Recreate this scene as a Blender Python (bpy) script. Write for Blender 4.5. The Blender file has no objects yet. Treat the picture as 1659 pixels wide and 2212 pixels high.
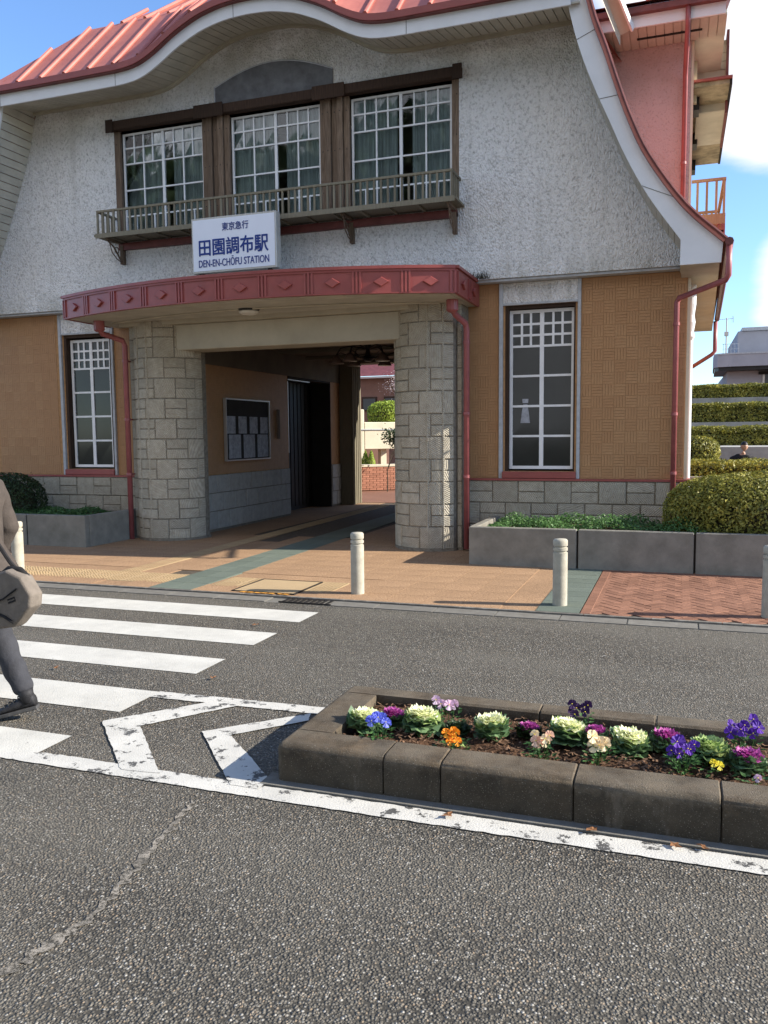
import bpy, bmesh, math, random
import numpy as np
from math import sin, cos, pi, radians, atan2, sqrt
from mathutils import Vector, Matrix
random.seed(7); rng = np.random.default_rng(7)
SC = bpy.context.scene
# ------------------------------------------------------------------ camera
YAW, PITCH, ROLL = radians(19.5015), radians(-5.2702), radians(-0.5556)
fw = Vector((-sin(YAW)*cos(PITCH), cos(YAW)*cos(PITCH), sin(PITCH)))
rt = Vector((cos(YAW), sin(YAW), 0)); up = rt.cross(fw)
r2 = rt*cos(ROLL)+up*sin(ROLL); u2 = -rt*sin(ROLL)+up*cos(ROLL)
cam_data = bpy.data.cameras.new('camera'); cam = bpy.data.objects.new('camera', cam_data)
bpy.context.scene.collection.objects.link(cam)
cam.matrix_world = Matrix(((r2.x,u2.x,-fw.x,0),(r2.y,u2.y,-fw.y,0),(r2.z,u2.z,-fw.z,1.7),(0,0,0,1)))
cam_data.sensor_fit = 'VERTICAL'; cam_data.sensor_height = 36; cam_data.lens = 36*1794.67/2212
cam_data.clip_end = 2000; cam_data.clip_start = 0.05
SC.camera = cam
# ------------------------------------------------------------------ world, sun, exposure
SUN_EL = radians(28.7); SUN_AZ = atan2(0.986, 0.165)          # clockwise from +Y
W = bpy.data.worlds.new('World'); SC.world = W; W.use_nodes = True
nt = W.node_tree; nt.nodes.clear()
def wn(t, **k):
    n = nt.nodes.new(t)
    for a, b in k.items(): setattr(n, a, b)
    return n
sky = wn('ShaderNodeTexSky', sky_type='NISHITA', sun_disc=False, sun_elevation=SUN_EL, sun_rotation=SUN_AZ)
sky.air_density = 1.0; sky.dust_density = 0.3; sky.ozone_density = 3.5; sky.altitude = 50
bg = wn('ShaderNodeBackground'); bg.inputs[1].default_value = 0.118
outw = wn('ShaderNodeOutputWorld'); tc = wn('ShaderNodeTexCoord')
mp = wn('ShaderNodeMapping'); mp.inputs['Scale'].default_value = (1.0, 1.0, 3.2)
nz = wn('ShaderNodeTexNoise'); nz.inputs['Scale'].default_value = 2.6; nz.inputs['Detail'].default_value = 9; nz.inputs['Roughness'].default_value = .58
nt.links.new(tc.outputs['Generated'], mp.inputs['Vector']); nt.links.new(mp.outputs[0], nz.inputs['Vector'])
def wmath(op, a, b=None, c=None):
    n = wn('ShaderNodeMath', operation=op)
    for i, v in enumerate((a, b, c)):
        if v is None: continue
        if isinstance(v, (int, float)): n.inputs[i].default_value = v
        else: nt.links.new(v, n.inputs[i])
    return n.outputs[0]
def blob(d, inner, outer):                                       # a bank of cloud round direction d
    v = Vector(d).normalized(); n = wn('ShaderNodeVectorMath', operation='DOT_PRODUCT')
    nt.links.new(tc.outputs['Generated'], n.inputs[0]); n.inputs[1].default_value = v
    m = wn('ShaderNodeMapRange', interpolation_type='SMOOTHSTEP'); nt.links.new(n.outputs['Value'], m.inputs[0])
    m.inputs[1].default_value = cos(outer); m.inputs[2].default_value = cos(inner)
    return m.outputs[0]
bank = wmath('MAXIMUM', blob((.12, .875, .47), .15, .27), wmath('MULTIPLY', blob((.19, .97, .135), .0, .16), .9))
bank = wmath('MAXIMUM', bank, wmath('MULTIPLY', blob((.9, .35, .35), .1, .6), .75))
bank = wmath('MAXIMUM', bank, wmath('MULTIPLY', blob((-.1, -.9, .5), .3, 1.0), .7))  # unseen cloud bank behind the camera, added as neutral fill for the facade
cl = wmath('ADD', wmath('MULTIPLY', nz.outputs[0], .9), wmath('SUBTRACT', bank, .74))
cm = wn('ShaderNodeMapRange', interpolation_type='SMOOTHSTEP'); nt.links.new(cl, cm.inputs[0])
cm.inputs[1].default_value = .0; cm.inputs[2].default_value = .30
nz2 = wn('ShaderNodeTexNoise'); nz2.inputs['Scale'].default_value = 5; nz2.inputs['Detail'].default_value = 5
nt.links.new(mp.outputs[0], nz2.inputs['Vector'])
ccol = wn('ShaderNodeMix', data_type='RGBA'); nt.links.new(nz2.outputs[0], ccol.inputs[0])
ccol.inputs[6].default_value = (2.9, 2.95, 3.3, 1); ccol.inputs[7].default_value = (4.6, 4.55, 4.75, 1)
mx = wn('ShaderNodeMix', data_type='RGBA'); nt.links.new(cm.outputs[0], mx.inputs[0])
tint = wn('ShaderNodeMix', data_type='RGBA', blend_type='MULTIPLY'); tint.inputs[0].default_value = 1; tint.inputs[7].default_value = (.80,.885,1.0,1)
nt.links.new(sky.outputs[0], tint.inputs[6]); nt.links.new(tint.outputs[2], mx.inputs[6]); nt.links.new(ccol.outputs[2], mx.inputs[7])
nt.links.new(mx.outputs[2], bg.inputs[0]); nt.links.new(bg.outputs[0], outw.inputs[0])
sd = bpy.data.lights.new('sun', 'SUN'); sd.energy = 4.2; sd.angle = radians(.5); sd.color = (1, .93, .83)
sun = bpy.data.objects.new('sun', sd); SC.collection.objects.link(sun)
sv = Vector((.986*cos(SUN_EL), .165*cos(SUN_EL), sin(SUN_EL))).normalized()
sun.rotation_euler = sv.to_track_quat('Z', 'Y').to_euler()
SC.view_settings.view_transform = 'Standard'; SC.view_settings.look = 'None'
SC.view_settings.exposure = 1.32; SC.view_settings.gamma = 1; SC.view_settings.use_curve_mapping = False
SC.cycles.max_bounces = 7; SC.cycles.diffuse_bounces = 4; SC.cycles.transparent_max_bounces = 8
SC.cycles.use_denoising = True

# ------------------------------------------------------------------ object helpers
COL = SC.collection
def tag(o, label=None, cat=None, group=None, kind=None):
    if label: o['label'] = label
    if cat: o['category'] = cat
    if group: o['group'] = group
    if kind: o['kind'] = kind
    return o
def thing(name, label, cat, loc=(0,0,0), rz=0, group=None):
    o = bpy.data.objects.new(name, None); COL.objects.link(o); o.location = loc; o.rotation_euler = (0,0,rz)
    o.empty_display_size = .2
    return tag(o, label, cat, group)
def link_mesh(name, me, mat, parent=None, loc=None, rz=0):
    o = bpy.data.objects.new(name, me); COL.objects.link(o)
    if mat and not me.materials: me.materials.append(mat)
    if parent: o.parent = parent
    if loc is not None: o.location = loc
    if rz: o.rotation_euler = (0,0,rz)
    return o
def copy_tree(o, parent=None):
    c = o.copy(); COL.objects.link(c); c.parent = parent
    for ch in list(o.children): copy_tree(ch, c)
    return c
class MB:
    def __init__(s): s.v = []; s.f = []; s.smooth = False
    def add(s, vs, fs):
        b = len(s.v); s.v += [tuple(p) for p in vs]; s.f += [tuple(b+i for i in f) for f in fs]
    def box(s, x0, x1, y0, y1, z0, z1):
        s.add([(x0,y0,z0),(x1,y0,z0),(x1,y1,z0),(x0,y1,z0),(x0,y0,z1),(x1,y0,z1),(x1,y1,z1),(x0,y1,z1)],
              [(0,3,2,1),(4,5,6,7),(0,1,5,4),(1,2,6,5),(2,3,7,6),(3,0,4,7)])
    def obox(s, c, ax, ay, az):                                  # box from centre and half-axis vectors
        c, ax, ay, az = Vector(c), Vector(ax), Vector(ay), Vector(az)
        P = [c+ax*i+ay*j+az*k for k in (-1,1) for i, j in ((-1,-1),(1,-1),(1,1),(-1,1))]
        s.add(P, [(0,3,2,1),(4,5,6,7),(0,1,5,4),(1,2,6,5),(2,3,7,6),(3,0,4,7)])
    def bar(s, a, b, w, d=None):                                 # square bar from a to b
        a, b = Vector(a), Vector(b); d = d or w; t = (b-a).normalized()
        n = t.cross(Vector((0,0,1)));  n = n.normalized() if n.length > 1e-4 else Vector((1,0,0)); m = n.cross(t)
        s.obox((a+b)/2, n*w/2, t*(b-a).length/2, m*d/2)
    def tube(s, pts, r, n=8, caps=True):
        pts = [Vector(p) for p in pts]; rs = r if isinstance(r, (list, tuple)) else [r]*len(pts)
        rings = []; prev = None
        for i, p in enumerate(pts):
            t = (pts[min(i+1, len(pts)-1)]-pts[max(i-1, 0)]).normalized()
            if prev is None:
                a = t.cross(Vector((0,0,1))); a = a.normalized() if a.length > 1e-3 else Vector((1,0,0))
            else:
                a = prev-t*prev.dot(t); a = a.normalized() if a.length > 1e-5 else Vector((1,0,0))
            prev = a; b = t.cross(a)
            rings.append([p+(a*cos(2*pi*k/n)+b*sin(2*pi*k/n))*rs[i] for k in range(n)])
        base = [q for R_ in rings for q in R_]; fs = []
        for i in range(len(pts)-1):
            for k in range(n):
                k2 = (k+1) % n; fs.append((i*n+k, i*n+k2, (i+1)*n+k2, (i+1)*n+k))
        if caps: fs.append(tuple(reversed(range(n)))); fs.append(tuple((len(pts)-1)*n+k for k in range(n)))
        s.add(base, fs)
    def lathe(s, prof, n=24, c=(0,0,0)):                         # prof: (radius, z) bottom to top
        vs = []; fs = []
        for r, z in prof:
            for k in range(n): vs.append((c[0]+r*cos(2*pi*k/n), c[1]+r*sin(2*pi*k/n), c[2]+z))
        m = len(prof)
        for i in range(m-1):
            for k in range(n):
                k2 = (k+1) % n; fs.append((i*n+k, i*n+k2, (i+1)*n+k2, (i+1)*n+k))
        fs.append(tuple(reversed(range(n)))); fs.append(tuple((m-1)*n+k for k in range(n)))
        s.add(vs, fs)
    def prism(s, poly, axis, a, b):                              # polygon extruded along axis from a to b
        def P(p, t):
            return {'x': (t, p[0], p[1]), 'y': (p[0], t, p[1]), 'z': (p[0], p[1], t)}[axis]
        n = len(poly); vs = [P(p, a) for p in poly]+[P(p, b) for p in poly]
        fs = [tuple(reversed(range(n))), tuple(n+i for i in range(n))]
        for i in range(n): j = (i+1) % n; fs.append((i, j, n+j, n+i))
        s.add(vs, fs)
    def mesh(s, name):
        me = bpy.data.meshes.new(name); me.from_pydata(s.v, [], s.f); me.update()
        bm = bmesh.new(); bm.from_mesh(me); bmesh.ops.recalc_face_normals(bm, faces=bm.faces); bm.to_mesh(me); bm.free()
        if s.smooth: me.polygons.foreach_set('use_smooth', [True]*len(me.polygons))
        return me
    def build(s, name, mat, parent=None, bevel=0, seg=1, loc=None, rz=0, sub=0):
        me = s.mesh(name)
        if bevel:
            bm = bmesh.new(); bm.from_mesh(me)
            ed = [e for e in bm.edges if len(e.link_faces) == 2 and e.calc_face_angle(0) > .6]
            bmesh.ops.bevel(bm, geom=ed, offset=bevel, segments=seg, profile=.5, affect='EDGES', clamp_overlap=True)
            bm.to_mesh(me); bm.free()
        return link_mesh(name, me, mat, parent, loc, rz)
def box(name, mat, x0, x1, y0, y1, z0, z1, parent=None, bevel=0, seg=1):
    m = MB(); m.box(x0, x1, y0, y1, z0, z1); return m.build(name, mat, parent, bevel, seg)

# ------------------------------------------------------------------ material helpers
class MT:
    def __init__(s, name, rough=.8, spec=.3, metal=0):
        s.m = bpy.data.materials.new(name); s.m.use_nodes = True; s.t = s.m.node_tree
        s.b = s.t.nodes['Principled BSDF']; s.b.inputs['Roughness'].default_value = rough
        s.b.inputs['Specular IOR Level'].default_value = spec; s.b.inputs['Metallic'].default_value = metal
        s.tc = s.t.nodes.new('ShaderNodeTexCoord'); s.co = s.tc.outputs['Object']
    def n(s, t, **k):
        n = s.t.nodes.new(t)
        for a, b in k.items(): setattr(n, a, b)
        return n
    def l(s, a, b): s.t.links.new(a, b)
    def noise(s, scale, detail=4, rough=.55, stretch=None, co=None, off=None):
        n = s.n('ShaderNodeTexNoise'); n.inputs['Scale'].default_value = scale; n.inputs['Detail'].default_value = detail
        n.inputs['Roughness'].default_value = rough; c = co or s.co
        if stretch or off:
            m = s.n('ShaderNodeMapping')
            if stretch: m.inputs['Scale'].default_value = stretch
            if off: m.inputs['Location'].default_value = off
            s.l(c, m.inputs[0]); c = m.outputs[0]
        s.l(c, n.inputs['Vector']); return n.outputs[0]
    def voro(s, scale, feature='F1', stretch=None, out=0, rnd=1):
        n = s.n('ShaderNodeTexVoronoi', feature=feature); n.inputs['Scale'].default_value = scale
        n.inputs['Randomness'].default_value = rnd; c = s.co
        if stretch:
            m = s.n('ShaderNodeMapping'); m.inputs['Scale'].default_value = stretch; s.l(c, m.inputs[0]); c = m.outputs[0]
        s.l(c, n.inputs['Vector']); return n.outputs[out]
    def ramp(s, f, a, b, lo=0., hi=1., smooth=False):
        n = s.n('ShaderNodeMapRange'); n.interpolation_type = 'SMOOTHSTEP' if smooth else 'LINEAR'
        s.l(f, n.inputs[0]); n.inputs[1].default_value = a; n.inputs[2].default_value = b
        n.inputs[3].default_value = lo; n.inputs[4].default_value = hi; return n.outputs[0]
    def mix(s, f, a, b, mode='MIX'):
        n = s.n('ShaderNodeMix', data_type='RGBA', blend_type=mode)
        for i, v in ((0, f), (6, a), (7, b)):
            if isinstance(v, (int, float)): n.inputs[i].default_value = v
            elif isinstance(v, tuple): n.inputs[i].default_value = (v+(1,))[:4]
            else: s.l(v, n.inputs[i])
        return n.outputs[2]
    def mul(s, a, b, op='MULTIPLY'):
        n = s.n('ShaderNodeMath', operation=op)
        for i, v in enumerate((a, b)):
            if isinstance(v, (int, float)): n.inputs[i].default_value = v
            else: s.l(v, n.inputs[i])
        return n.outputs[0]
    def rand(s): return s.n('ShaderNodeObjectInfo').outputs['Random']
    def col(s, c):
        if isinstance(c, tuple): s.b.inputs['Base Color'].default_value = (c+(1,))[:4]
        else: s.l(c, s.b.inputs['Base Color'])
        return s
    def bump(s, h, dist=.01, strength=1):
        n = s.n('ShaderNodeBump'); n.inputs['Distance'].default_value = dist; n.inputs['Strength'].default_value = strength
        s.l(h, n.inputs['Height']); s.l(n.outputs[0], s.b.inputs['Normal']); return s
def simple(name, c, rough=.7, var=.12, scale=6, bump=0, spec=.3, metal=0, objvar=0, bscale=None, stretch=None, dirt=None):
    m = MT(name, rough, spec, metal); f = m.noise(scale, 5, .6, stretch)
    lo = tuple(x*(1-var*1.6) for x in c); hi = tuple(min(1, x*(1+var)) for x in c)
    k = m.mix(m.ramp(f, .3, .7), lo, hi)
    if dirt:
        k = m.mix(m.ramp(m.noise(scale*.35, 6, .7, None, None, (3, 7, 1)), .52, .75), k, dirt)
    if objvar:
        k = m.mix(m.ramp(m.rand(), 0, 1, 0, objvar*1.6), k, tuple(x*.45 for x in c))
    m.col(k)
    if bump: m.bump(m.noise(bscale or scale*6, 4, .6, stretch), bump)
    return m.m
M = {}
# asphalt: stones of about 8 mm set in dark binder, worn and patchy
m = MT('asphalt', .88, .25)
c1 = m.voro(98, out=1); sep = m.n('ShaderNodeSeparateColor'); m.l(c1, sep.inputs[0])
d1 = m.voro(98); g = m.noise(260, 3); patch = m.noise(.9, 5, .6)
stone = m.mix(sep.outputs[0], (.042,.038,.031), (.200,.182,.148))
stone = m.mix(m.ramp(sep.outputs[1], .88, .98), stone, (.44,.42,.37))
stone = m.mix(m.ramp(sep.outputs[2], .9, 1.0), stone, (.28,.21,.14))
base = m.mix(m.ramp(d1, .35, .72), stone, (.024,.022,.0185))
base = m.mix(m.ramp(patch, .3, .72, 0, .45), base, (.128,.117,.094))
base = m.mix(m.ramp(m.noise(.35, 3, .5, None, None, (9,2,0)), .45, .7, 0, .22), base, (.16,.14,.108))
sx_ = m.n('ShaderNodeSeparateXYZ'); m.l(m.co, sx_.inputs[0])
lane = m.mul(m.ramp(m.noise(.8, 3, .5, (.12,1.6,1)), .42, .62), .22); base = m.mix(lane, base, (.165,.152,.124))
stain = m.ramp(m.noise(1.7, 4, .6, (.6,1,1), None, (4,7,0)), .60, .72, 0, .38); base = m.mix(stain, base, (.03,.029,.027))
m.col(base); hb = m.mul(m.ramp(d1, 0, .75, 1, 0), m.ramp(m.noise(60, 2), .25, .7, .35, 1)); m.bump(hb, .0085, 1); M['asphalt'] = m.m
def paint(name, wear, c=(.56,.545,.485)):
    m = MT(name, .7, .3); f = m.noise(70, 5, .75); e = m.noise(9, 4, .6)
    k = m.mix(m.ramp(m.noise(3, 5, .7), .3, .75), c, tuple(x*.74 for x in c))
    mask = m.ramp(m.mul(f, m.ramp(e, .35, .65, 0, wear), 'ADD'), .93, 1.0)
    m.col(m.mix(mask, k, (.075,.073,.068))); m.bump(m.noise(120, 3), .003); return m.m
M['paint'] = paint('road_paint', .36); M['paint_worn'] = paint('worn_road_paint', .56, (.56,.545,.49))
m = MT('crack_filler', .95, .1); f = m.noise(55, 6, .8); k = m.mix(m.ramp(f, .44, .54), (.05,.047,.04), (.31,.28,.235)); k = m.mix(m.ramp(m.noise(7, 4, .7), .42, .62, 0, .8), k, (.085,.08,.068)); m.col(k); m.bump(f, .008); M['crack'] = m.m
m = MT('gutter_concrete', .9, .2); k = m.mix(m.ramp(m.noise(8, 6, .7), .3, .7), (.13,.12,.10), (.21,.20,.175))
k = m.mix(m.ramp(m.rand(), 0, 1, 0, .4), k, (.10,.095,.085)); m.col(k); m.bump(m.noise(150, 3), .003); M['gutter'] = m.m
M['kerb'] = simple('kerb_concrete', (.19,.175,.15), .9, .3, 14, .003, objvar=.3)
def paver(name, a, b, grit=230, objvar=.25):
    m = MT(name, .85, .25); f = m.noise(grit, 4, .7); k = m.mix(m.ramp(f, .32, .68), a, b)
    k = m.mix(m.ramp(m.noise(1.1, 4, .6), .35, .75, 0, .35), k, tuple(x*.7 for x in a))
    k = m.mix(m.ramp(m.rand(), 0, 1, 0, objvar), k, tuple(x*.55 for x in a))
    m.col(k); m.bump(f, .004); return m.m
M['paver'] = paver('orange_aggregate_paver', (.12,.065,.034), (.54,.35,.20), 95, .12)
M['paver_green'] = paver('green_paver', (.10,.125,.098), (.165,.19,.155), 160)
M['paver_beige'] = paver('beige_tactile_paver', (.33,.235,.13), (.50,.37,.21), 200)
M['brick_pave'] = paver('red_paving_brick', (.18,.08,.047), (.35,.185,.12), 120, .55)
M['joint'] = simple('paving_joint', (.09,.07,.05), .95, .3, 40, .004)
# median kerb: weathered dark concrete, moss and lichen
m = MT('weathered_kerb', .92, .2); f = m.noise(5, 7, .7)
k = m.mix(m.ramp(f, .3, .7), (.036,.027,.018), (.135,.102,.066))
k = m.mix(m.ramp(m.noise(26, 5, .7, None, None, (4,4,4)), .52, .7, 0, .7), k, (.055,.048,.036))
k = m.mix(m.ramp(m.noise(3.2, 4, .6, None, None, (8,1,4)), .62, .75, 0, .35), k, (.22,.14,.07))
k = m.mix(m.ramp(m.noise(4, 5, .7, None, None, (2,2,9)), .35, .6, 0, .4), k, (.19,.165,.125))
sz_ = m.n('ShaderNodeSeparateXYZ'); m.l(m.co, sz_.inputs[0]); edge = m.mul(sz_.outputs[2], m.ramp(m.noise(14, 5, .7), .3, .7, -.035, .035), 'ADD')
k = m.mix(m.ramp(edge, .175, .135, 0, .58), k, (.030,.026,.019))  # splash dirt plus painted shade: lower sides darkened below a ragged edge
k = m.mix(m.ramp(m.noise(180, 2, .6), .63, .72, 0, .8), k, (.30,.27,.22))
k = m.mix(m.ramp(m.noise(6, 4, .8, (1,1,.3), None, (1,9,2)), .6, .68, 0, .22), k, (.24,.21,.17))
m.col(k); m.bump(m.noise(130, 5, .7), .006); M['median'] = m.m
m = MT('soil', .95, .15); f = m.noise(55, 6, .75); k = m.mix(m.ramp(f, .35, .66), (.022,.012,.007), (.17,.095,.055)); m.col(k); m.bump(f, .03); M['soil'] = m.m
M['chips'] = simple('bark_chip', (.20,.115,.065), .9, .5, 30, 0, objvar=.3)
# building
m = MT('stucco', .9, .15); f1 = m.noise(27, 7, .75, (1,1,.8)); f2 = m.voro(38, stretch=(1.3,1,.8)); big = m.noise(.7, 5, .6)
k = m.mix(m.ramp(big, .3, .7), (.80,.795,.78), (.88,.875,.865))
k = m.mix(m.ramp(f1, .36, .50, .72, 0), k, (.36,.355,.34))
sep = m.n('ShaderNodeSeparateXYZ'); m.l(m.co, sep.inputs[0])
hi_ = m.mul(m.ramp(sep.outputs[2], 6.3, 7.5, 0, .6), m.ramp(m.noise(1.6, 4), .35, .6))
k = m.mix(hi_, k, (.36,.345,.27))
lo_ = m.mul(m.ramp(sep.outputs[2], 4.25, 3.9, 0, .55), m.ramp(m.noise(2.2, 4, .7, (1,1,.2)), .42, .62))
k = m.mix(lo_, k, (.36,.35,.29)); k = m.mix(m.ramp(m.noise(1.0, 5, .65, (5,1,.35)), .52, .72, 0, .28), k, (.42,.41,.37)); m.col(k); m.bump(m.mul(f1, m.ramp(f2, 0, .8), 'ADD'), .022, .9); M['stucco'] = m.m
m = MT('pink_stucco', .9, .15); f1 = m.noise(30, 5, .6); k = m.mix(m.ramp(f1, .36, .46, .5, 0), (.50,.38,.365), (.29,.21,.19))
k = m.mix(m.ramp(m.noise(1.2, 5), .5, .7, 0, .3), k, (.25,.2,.16)); m.col(k); m.bump(f1, .02); M['pink'] = m.m
def tilem(name, c, var):
    m = MT(name, .55, .35); k = m.mix(m.ramp(m.noise(14, 4), .3, .7), tuple(x*.85 for x in c), c)
    k = m.mix(m.ramp(m.rand(), 0, 1, 0, var), k, (c[0]*.75, c[1]*.66, c[2]*.6)); m.col(k); m.bump(m.noise(90, 3), .002); return m.m
M['tile'] = tilem('ochre_wall_tile', (.43,.24,.112), .38)
M['grout'] = simple('tile_grout', (.41,.23,.107), .9, .15, 20)
m = MT('carved_stone', .92, .2); r = m.rand()
vr = m.n('ShaderNodeVectorRotate', rotation_type='Y_AXIS'); m.l(m.co, vr.inputs['Vector']); m.l(m.mul(m.mul(r, 7.3), 1.0), vr.inputs['Angle'])
wv = m.n('ShaderNodeTexWave'); wv.inputs['Scale'].default_value = 13; wv.inputs['Distortion'].default_value = 3; wv.inputs['Detail'].default_value = 3; m.l(vr.outputs[0], wv.inputs['Vector'])
f = m.noise(12, 6, .7); k = m.mix(m.ramp(f, .3, .7), (.36,.32,.245), (.56,.51,.41))
k = m.mix(m.ramp(r, 0, 1, 0, .4), k, (.26,.24,.19)); k = m.mix(m.ramp(m.noise(38, 4, .6), .62, .72, 0, .8), k, (.13,.12,.09))
k = m.mix(m.ramp(wv.outputs[1], .1, .6, .35, 0), k, (.22,.20,.155)); m.col(k); m.bump(m.mul(m.mul(wv.outputs[1], .6), f, 'ADD'), .012, .8); M['stone'] = m.m
m = MT('dressed_stone', .9, .2); f = m.noise(9, 6, .7); k = m.mix(m.ramp(f, .3, .7), (.33,.32,.29), (.48,.46,.42)); k = m.mix(m.ramp(m.rand(), 0, 1, 0, .3), k, (.28,.27,.24)); m.col(k); m.bump(m.noise(60, 5), .006); M['stone_flat'] = m.m
M['mortar'] = simple('stone_joint', (.21,.185,.145), .95, .25, 20, .003)
M['white'] = simple('white_board', (.70,.71,.72), .55, .04, 3, 0)
M['cream'] = simple('cream_soffit', (.50,.475,.40), .7, .10, 3, 0, objvar=.12)
M['cream2'] = simple('cream_plaster', (.42,.385,.30), .8, .10, 2, .002)
M['frame'] = simple('white_window_frame', (.78,.79,.80), .4, .05, 8)
M['greytrim'] = simple('grey_stone_trim', (.42,.44,.46), .7, .12, 12, .002)
m = MT('red_metal', .42, .5); f = m.noise(5, 5, .6); k = m.mix(m.ramp(f, .3, .7), (.24,.052,.046), (.30,.068,.058)); k = m.mix(m.ramp(m.noise(2, 5, .7, None, None, (5,5,5)), .55, .75, 0, .3), k, (.22,.09,.075)); m.col(k); M['red'] = m.m
m = MT('red_roof_metal', .5, .4); f = m.noise(3, 5, .6); k = m.mix(m.ramp(f, .3, .7), (.36,.115,.09), (.45,.16,.12)); k = m.mix(m.ramp(m.noise(14, 5, .7), .6, .75, 0, .3), k, (.3,.1,.09)); m.col(k); M['roof'] = m.m
M['pipe'] = simple('red_downpipe_paint', (.30,.085,.085), .45, .12, 7, spec=.5)
M['darkred'] = simple('dark_gutter', (.16,.05,.045), .5, .2, 6)
def wood(name, a, b):
    m = MT(name, .8, .2); f = m.noise(5, 6, .65, (14,14,.8)); k = m.mix(m.ramp(f, .3, .7), a, b)
    k = m.mix(m.ramp(m.rand(), 0, 1, 0, .45), k, tuple(x*.5 for x in a)); m.col(k); m.bump(f, .006); return m.m
M['wood'] = wood('weathered_timber', (.10,.068,.046), (.29,.21,.15)); M['wood_dark'] = wood('stained_beam', (.028,.018,.013), (.085,.05,.034))
M['wood_olive'] = wood('painted_timber', (.19,.165,.115), (.29,.26,.19))
M['greypanel'] = simple('grey_arch_panel', (.135,.14,.15), .85, .2, 6, .003, bscale=40)
m = MT('window_glass', .06, .5); m.col((.012,.016,.02)); m.b.inputs['IOR'].default_value = 1.5
m.bump(m.noise(1.2, 2), .004); M['glass'] = m.m
m = MT('clear_glass', .04, .6)
tr = m.n('ShaderNodeBsdfTransparent'); tr.inputs[0].default_value = (.88,.92,.93,1); gl = m.n('ShaderNodeBsdfGlossy'); gl.inputs['Roughness'].default_value = .03
fr = m.n('ShaderNodeFresnel'); fr.inputs[0].default_value = 1.6; ms = m.n('ShaderNodeMixShader'); bp_ = m.n('ShaderNodeBump'); bp_.inputs['Distance'].default_value = .004; m.l(m.noise(1.4, 2), bp_.inputs['Height']); m.l(bp_.outputs[0], gl.inputs['Normal'])
m.l(fr.outputs[0], ms.inputs[0]); m.l(tr.outputs[0], ms.inputs[1]); m.l(gl.outputs[0], ms.inputs[2]); m.l(ms.outputs[0], m.t.nodes['Material Output'].inputs[0]); M['glass_clear'] = m.m
m = MT('smoked_glass', .08, .4); m.col(m.mix(m.ramp(m.noise(1.5, 3), .3, .7), (.016,.020,.018), (.030,.034,.031))); M['glass_grey'] = m.m
M['curtain'] = simple('net_curtain', (.50,.58,.60), .9, .25, 4, stretch=(8,1,.2))
M['dark'] = simple('dark_interior', (.02,.018,.016), .8, .2, 4)
M['ceil'] = simple('passage_ceiling', (.14,.12,.09), .8, .15, 2)
M['planter'] = simple('planter_concrete', (.24,.225,.19), .9, .16, 5, .003, bscale=110, dirt=(.16,.15,.12), objvar=.15)
M['bollard'] = simple('bollard_concrete', (.38,.355,.285), .85, .12, 12, .002, bscale=160)
M['iron'] = simple('black_iron', (.02,.018,.017), .45, .2, 10)
M['lampglass'] = simple('opal_lamp_glass', (.62,.60,.54), .35, .05, 5)
M['shade'] = simple('lamp_shade_glass', (.16,.11,.09), .3, .1, 5)
M['signface'] = simple('sign_face', (.80,.83,.90), .35, .02, 2)
M['signframe'] = simple('sign_frame', (.52,.50,.45), .4, .06, 6, metal=.2)
M['blue'] = simple('sign_blue', (.015,.045,.23), .5, .05, 3)
M['paper'] = simple('notice_paper', (.36,.38,.42), .7, .25, 14)
M['alu'] = simple('aluminium', (.55,.53,.5), .35, .05, 5, metal=.6)
M['concrete'] = simple('pale_concrete', (.36,.35,.32), .9, .14, 2.5, .003, dirt=(.22,.21,.18))
M['concrete_lit'] = simple('cream_concrete', (.62,.56,.42), .85, .08, 2)
M['concrete_old'] = simple('stained_concrete', (.30,.26,.18), .95, .35, 4, .004, dirt=(.10,.085,.055))
M['housegrey'] = simple('grey_house_render', (.34,.34,.37), .85, .06, 1.5)
M['brick'] = simple('red_garden_brick', (.42,.19,.12), .85, .2, 8, .003, objvar=.35)
M['hallwall'] = simple('brown_render', (.18,.10,.075), .85, .1, 2)
def leafm(name, cs, rough=.5):
    m = MT(name, rough, .35); n_ = m.noise(2.2, 3, .6); w = m.n('ShaderNodeTexWhiteNoise'); g_ = m.n('ShaderNodeNewGeometry')
    m.l(g_.outputs['Random Per Island'], w.inputs['Vector'])
    f = m.mul(m.mul(w.outputs[0], .6), m.mul(m.ramp(n_, .3, .7), .4), 'ADD')
    k = m.mix(m.ramp(f, 0, .5), cs[0], cs[1]); k = m.mix(m.ramp(f, .5, 1), k, cs[2]); m.col(k)
    tl = m.n('ShaderNodeBsdfTranslucent'); m.l(k, tl.inputs[0]); ms = m.n('ShaderNodeMixShader'); ms.inputs[0].default_value = .28
    m.l(m.b.outputs[0], ms.inputs[1]); m.l(tl.outputs[0], ms.inputs[2]); m.l(ms.outputs[0], m.t.nodes['Material Output'].inputs[0]); return m.m
M['leaf_bush'] = leafm('azalea_leaf', ((.07,.085,.02),(.20,.20,.036),(.46,.40,.075)))
M['leaf_hedge'] = leafm('hedge_leaf', ((.06,.07,.018),(.20,.20,.036),(.52,.45,.08)))
M['leaf_ivy'] = leafm('ivy_leaf', ((.035,.075,.022),(.075,.16,.045),(.13,.25,.075)))
M['leaf_dark'] = leafm('dark_leaf', ((.012,.025,.008),(.03,.055,.018),(.06,.09,.03)))
M['leaf_conifer'] = leafm('bright_conifer_leaf', ((.16,.24,.03),(.30,.40,.05),(.45,.52,.08)))
M['leaf_pansy'] = leafm('pansy_leaf', ((.02,.06,.015),(.05,.12,.03),(.10,.20,.06)))
M['leaf_kale'] = leafm('kale_outer_leaf', ((.05,.10,.05),(.12,.21,.09),(.22,.32,.14)))
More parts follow.
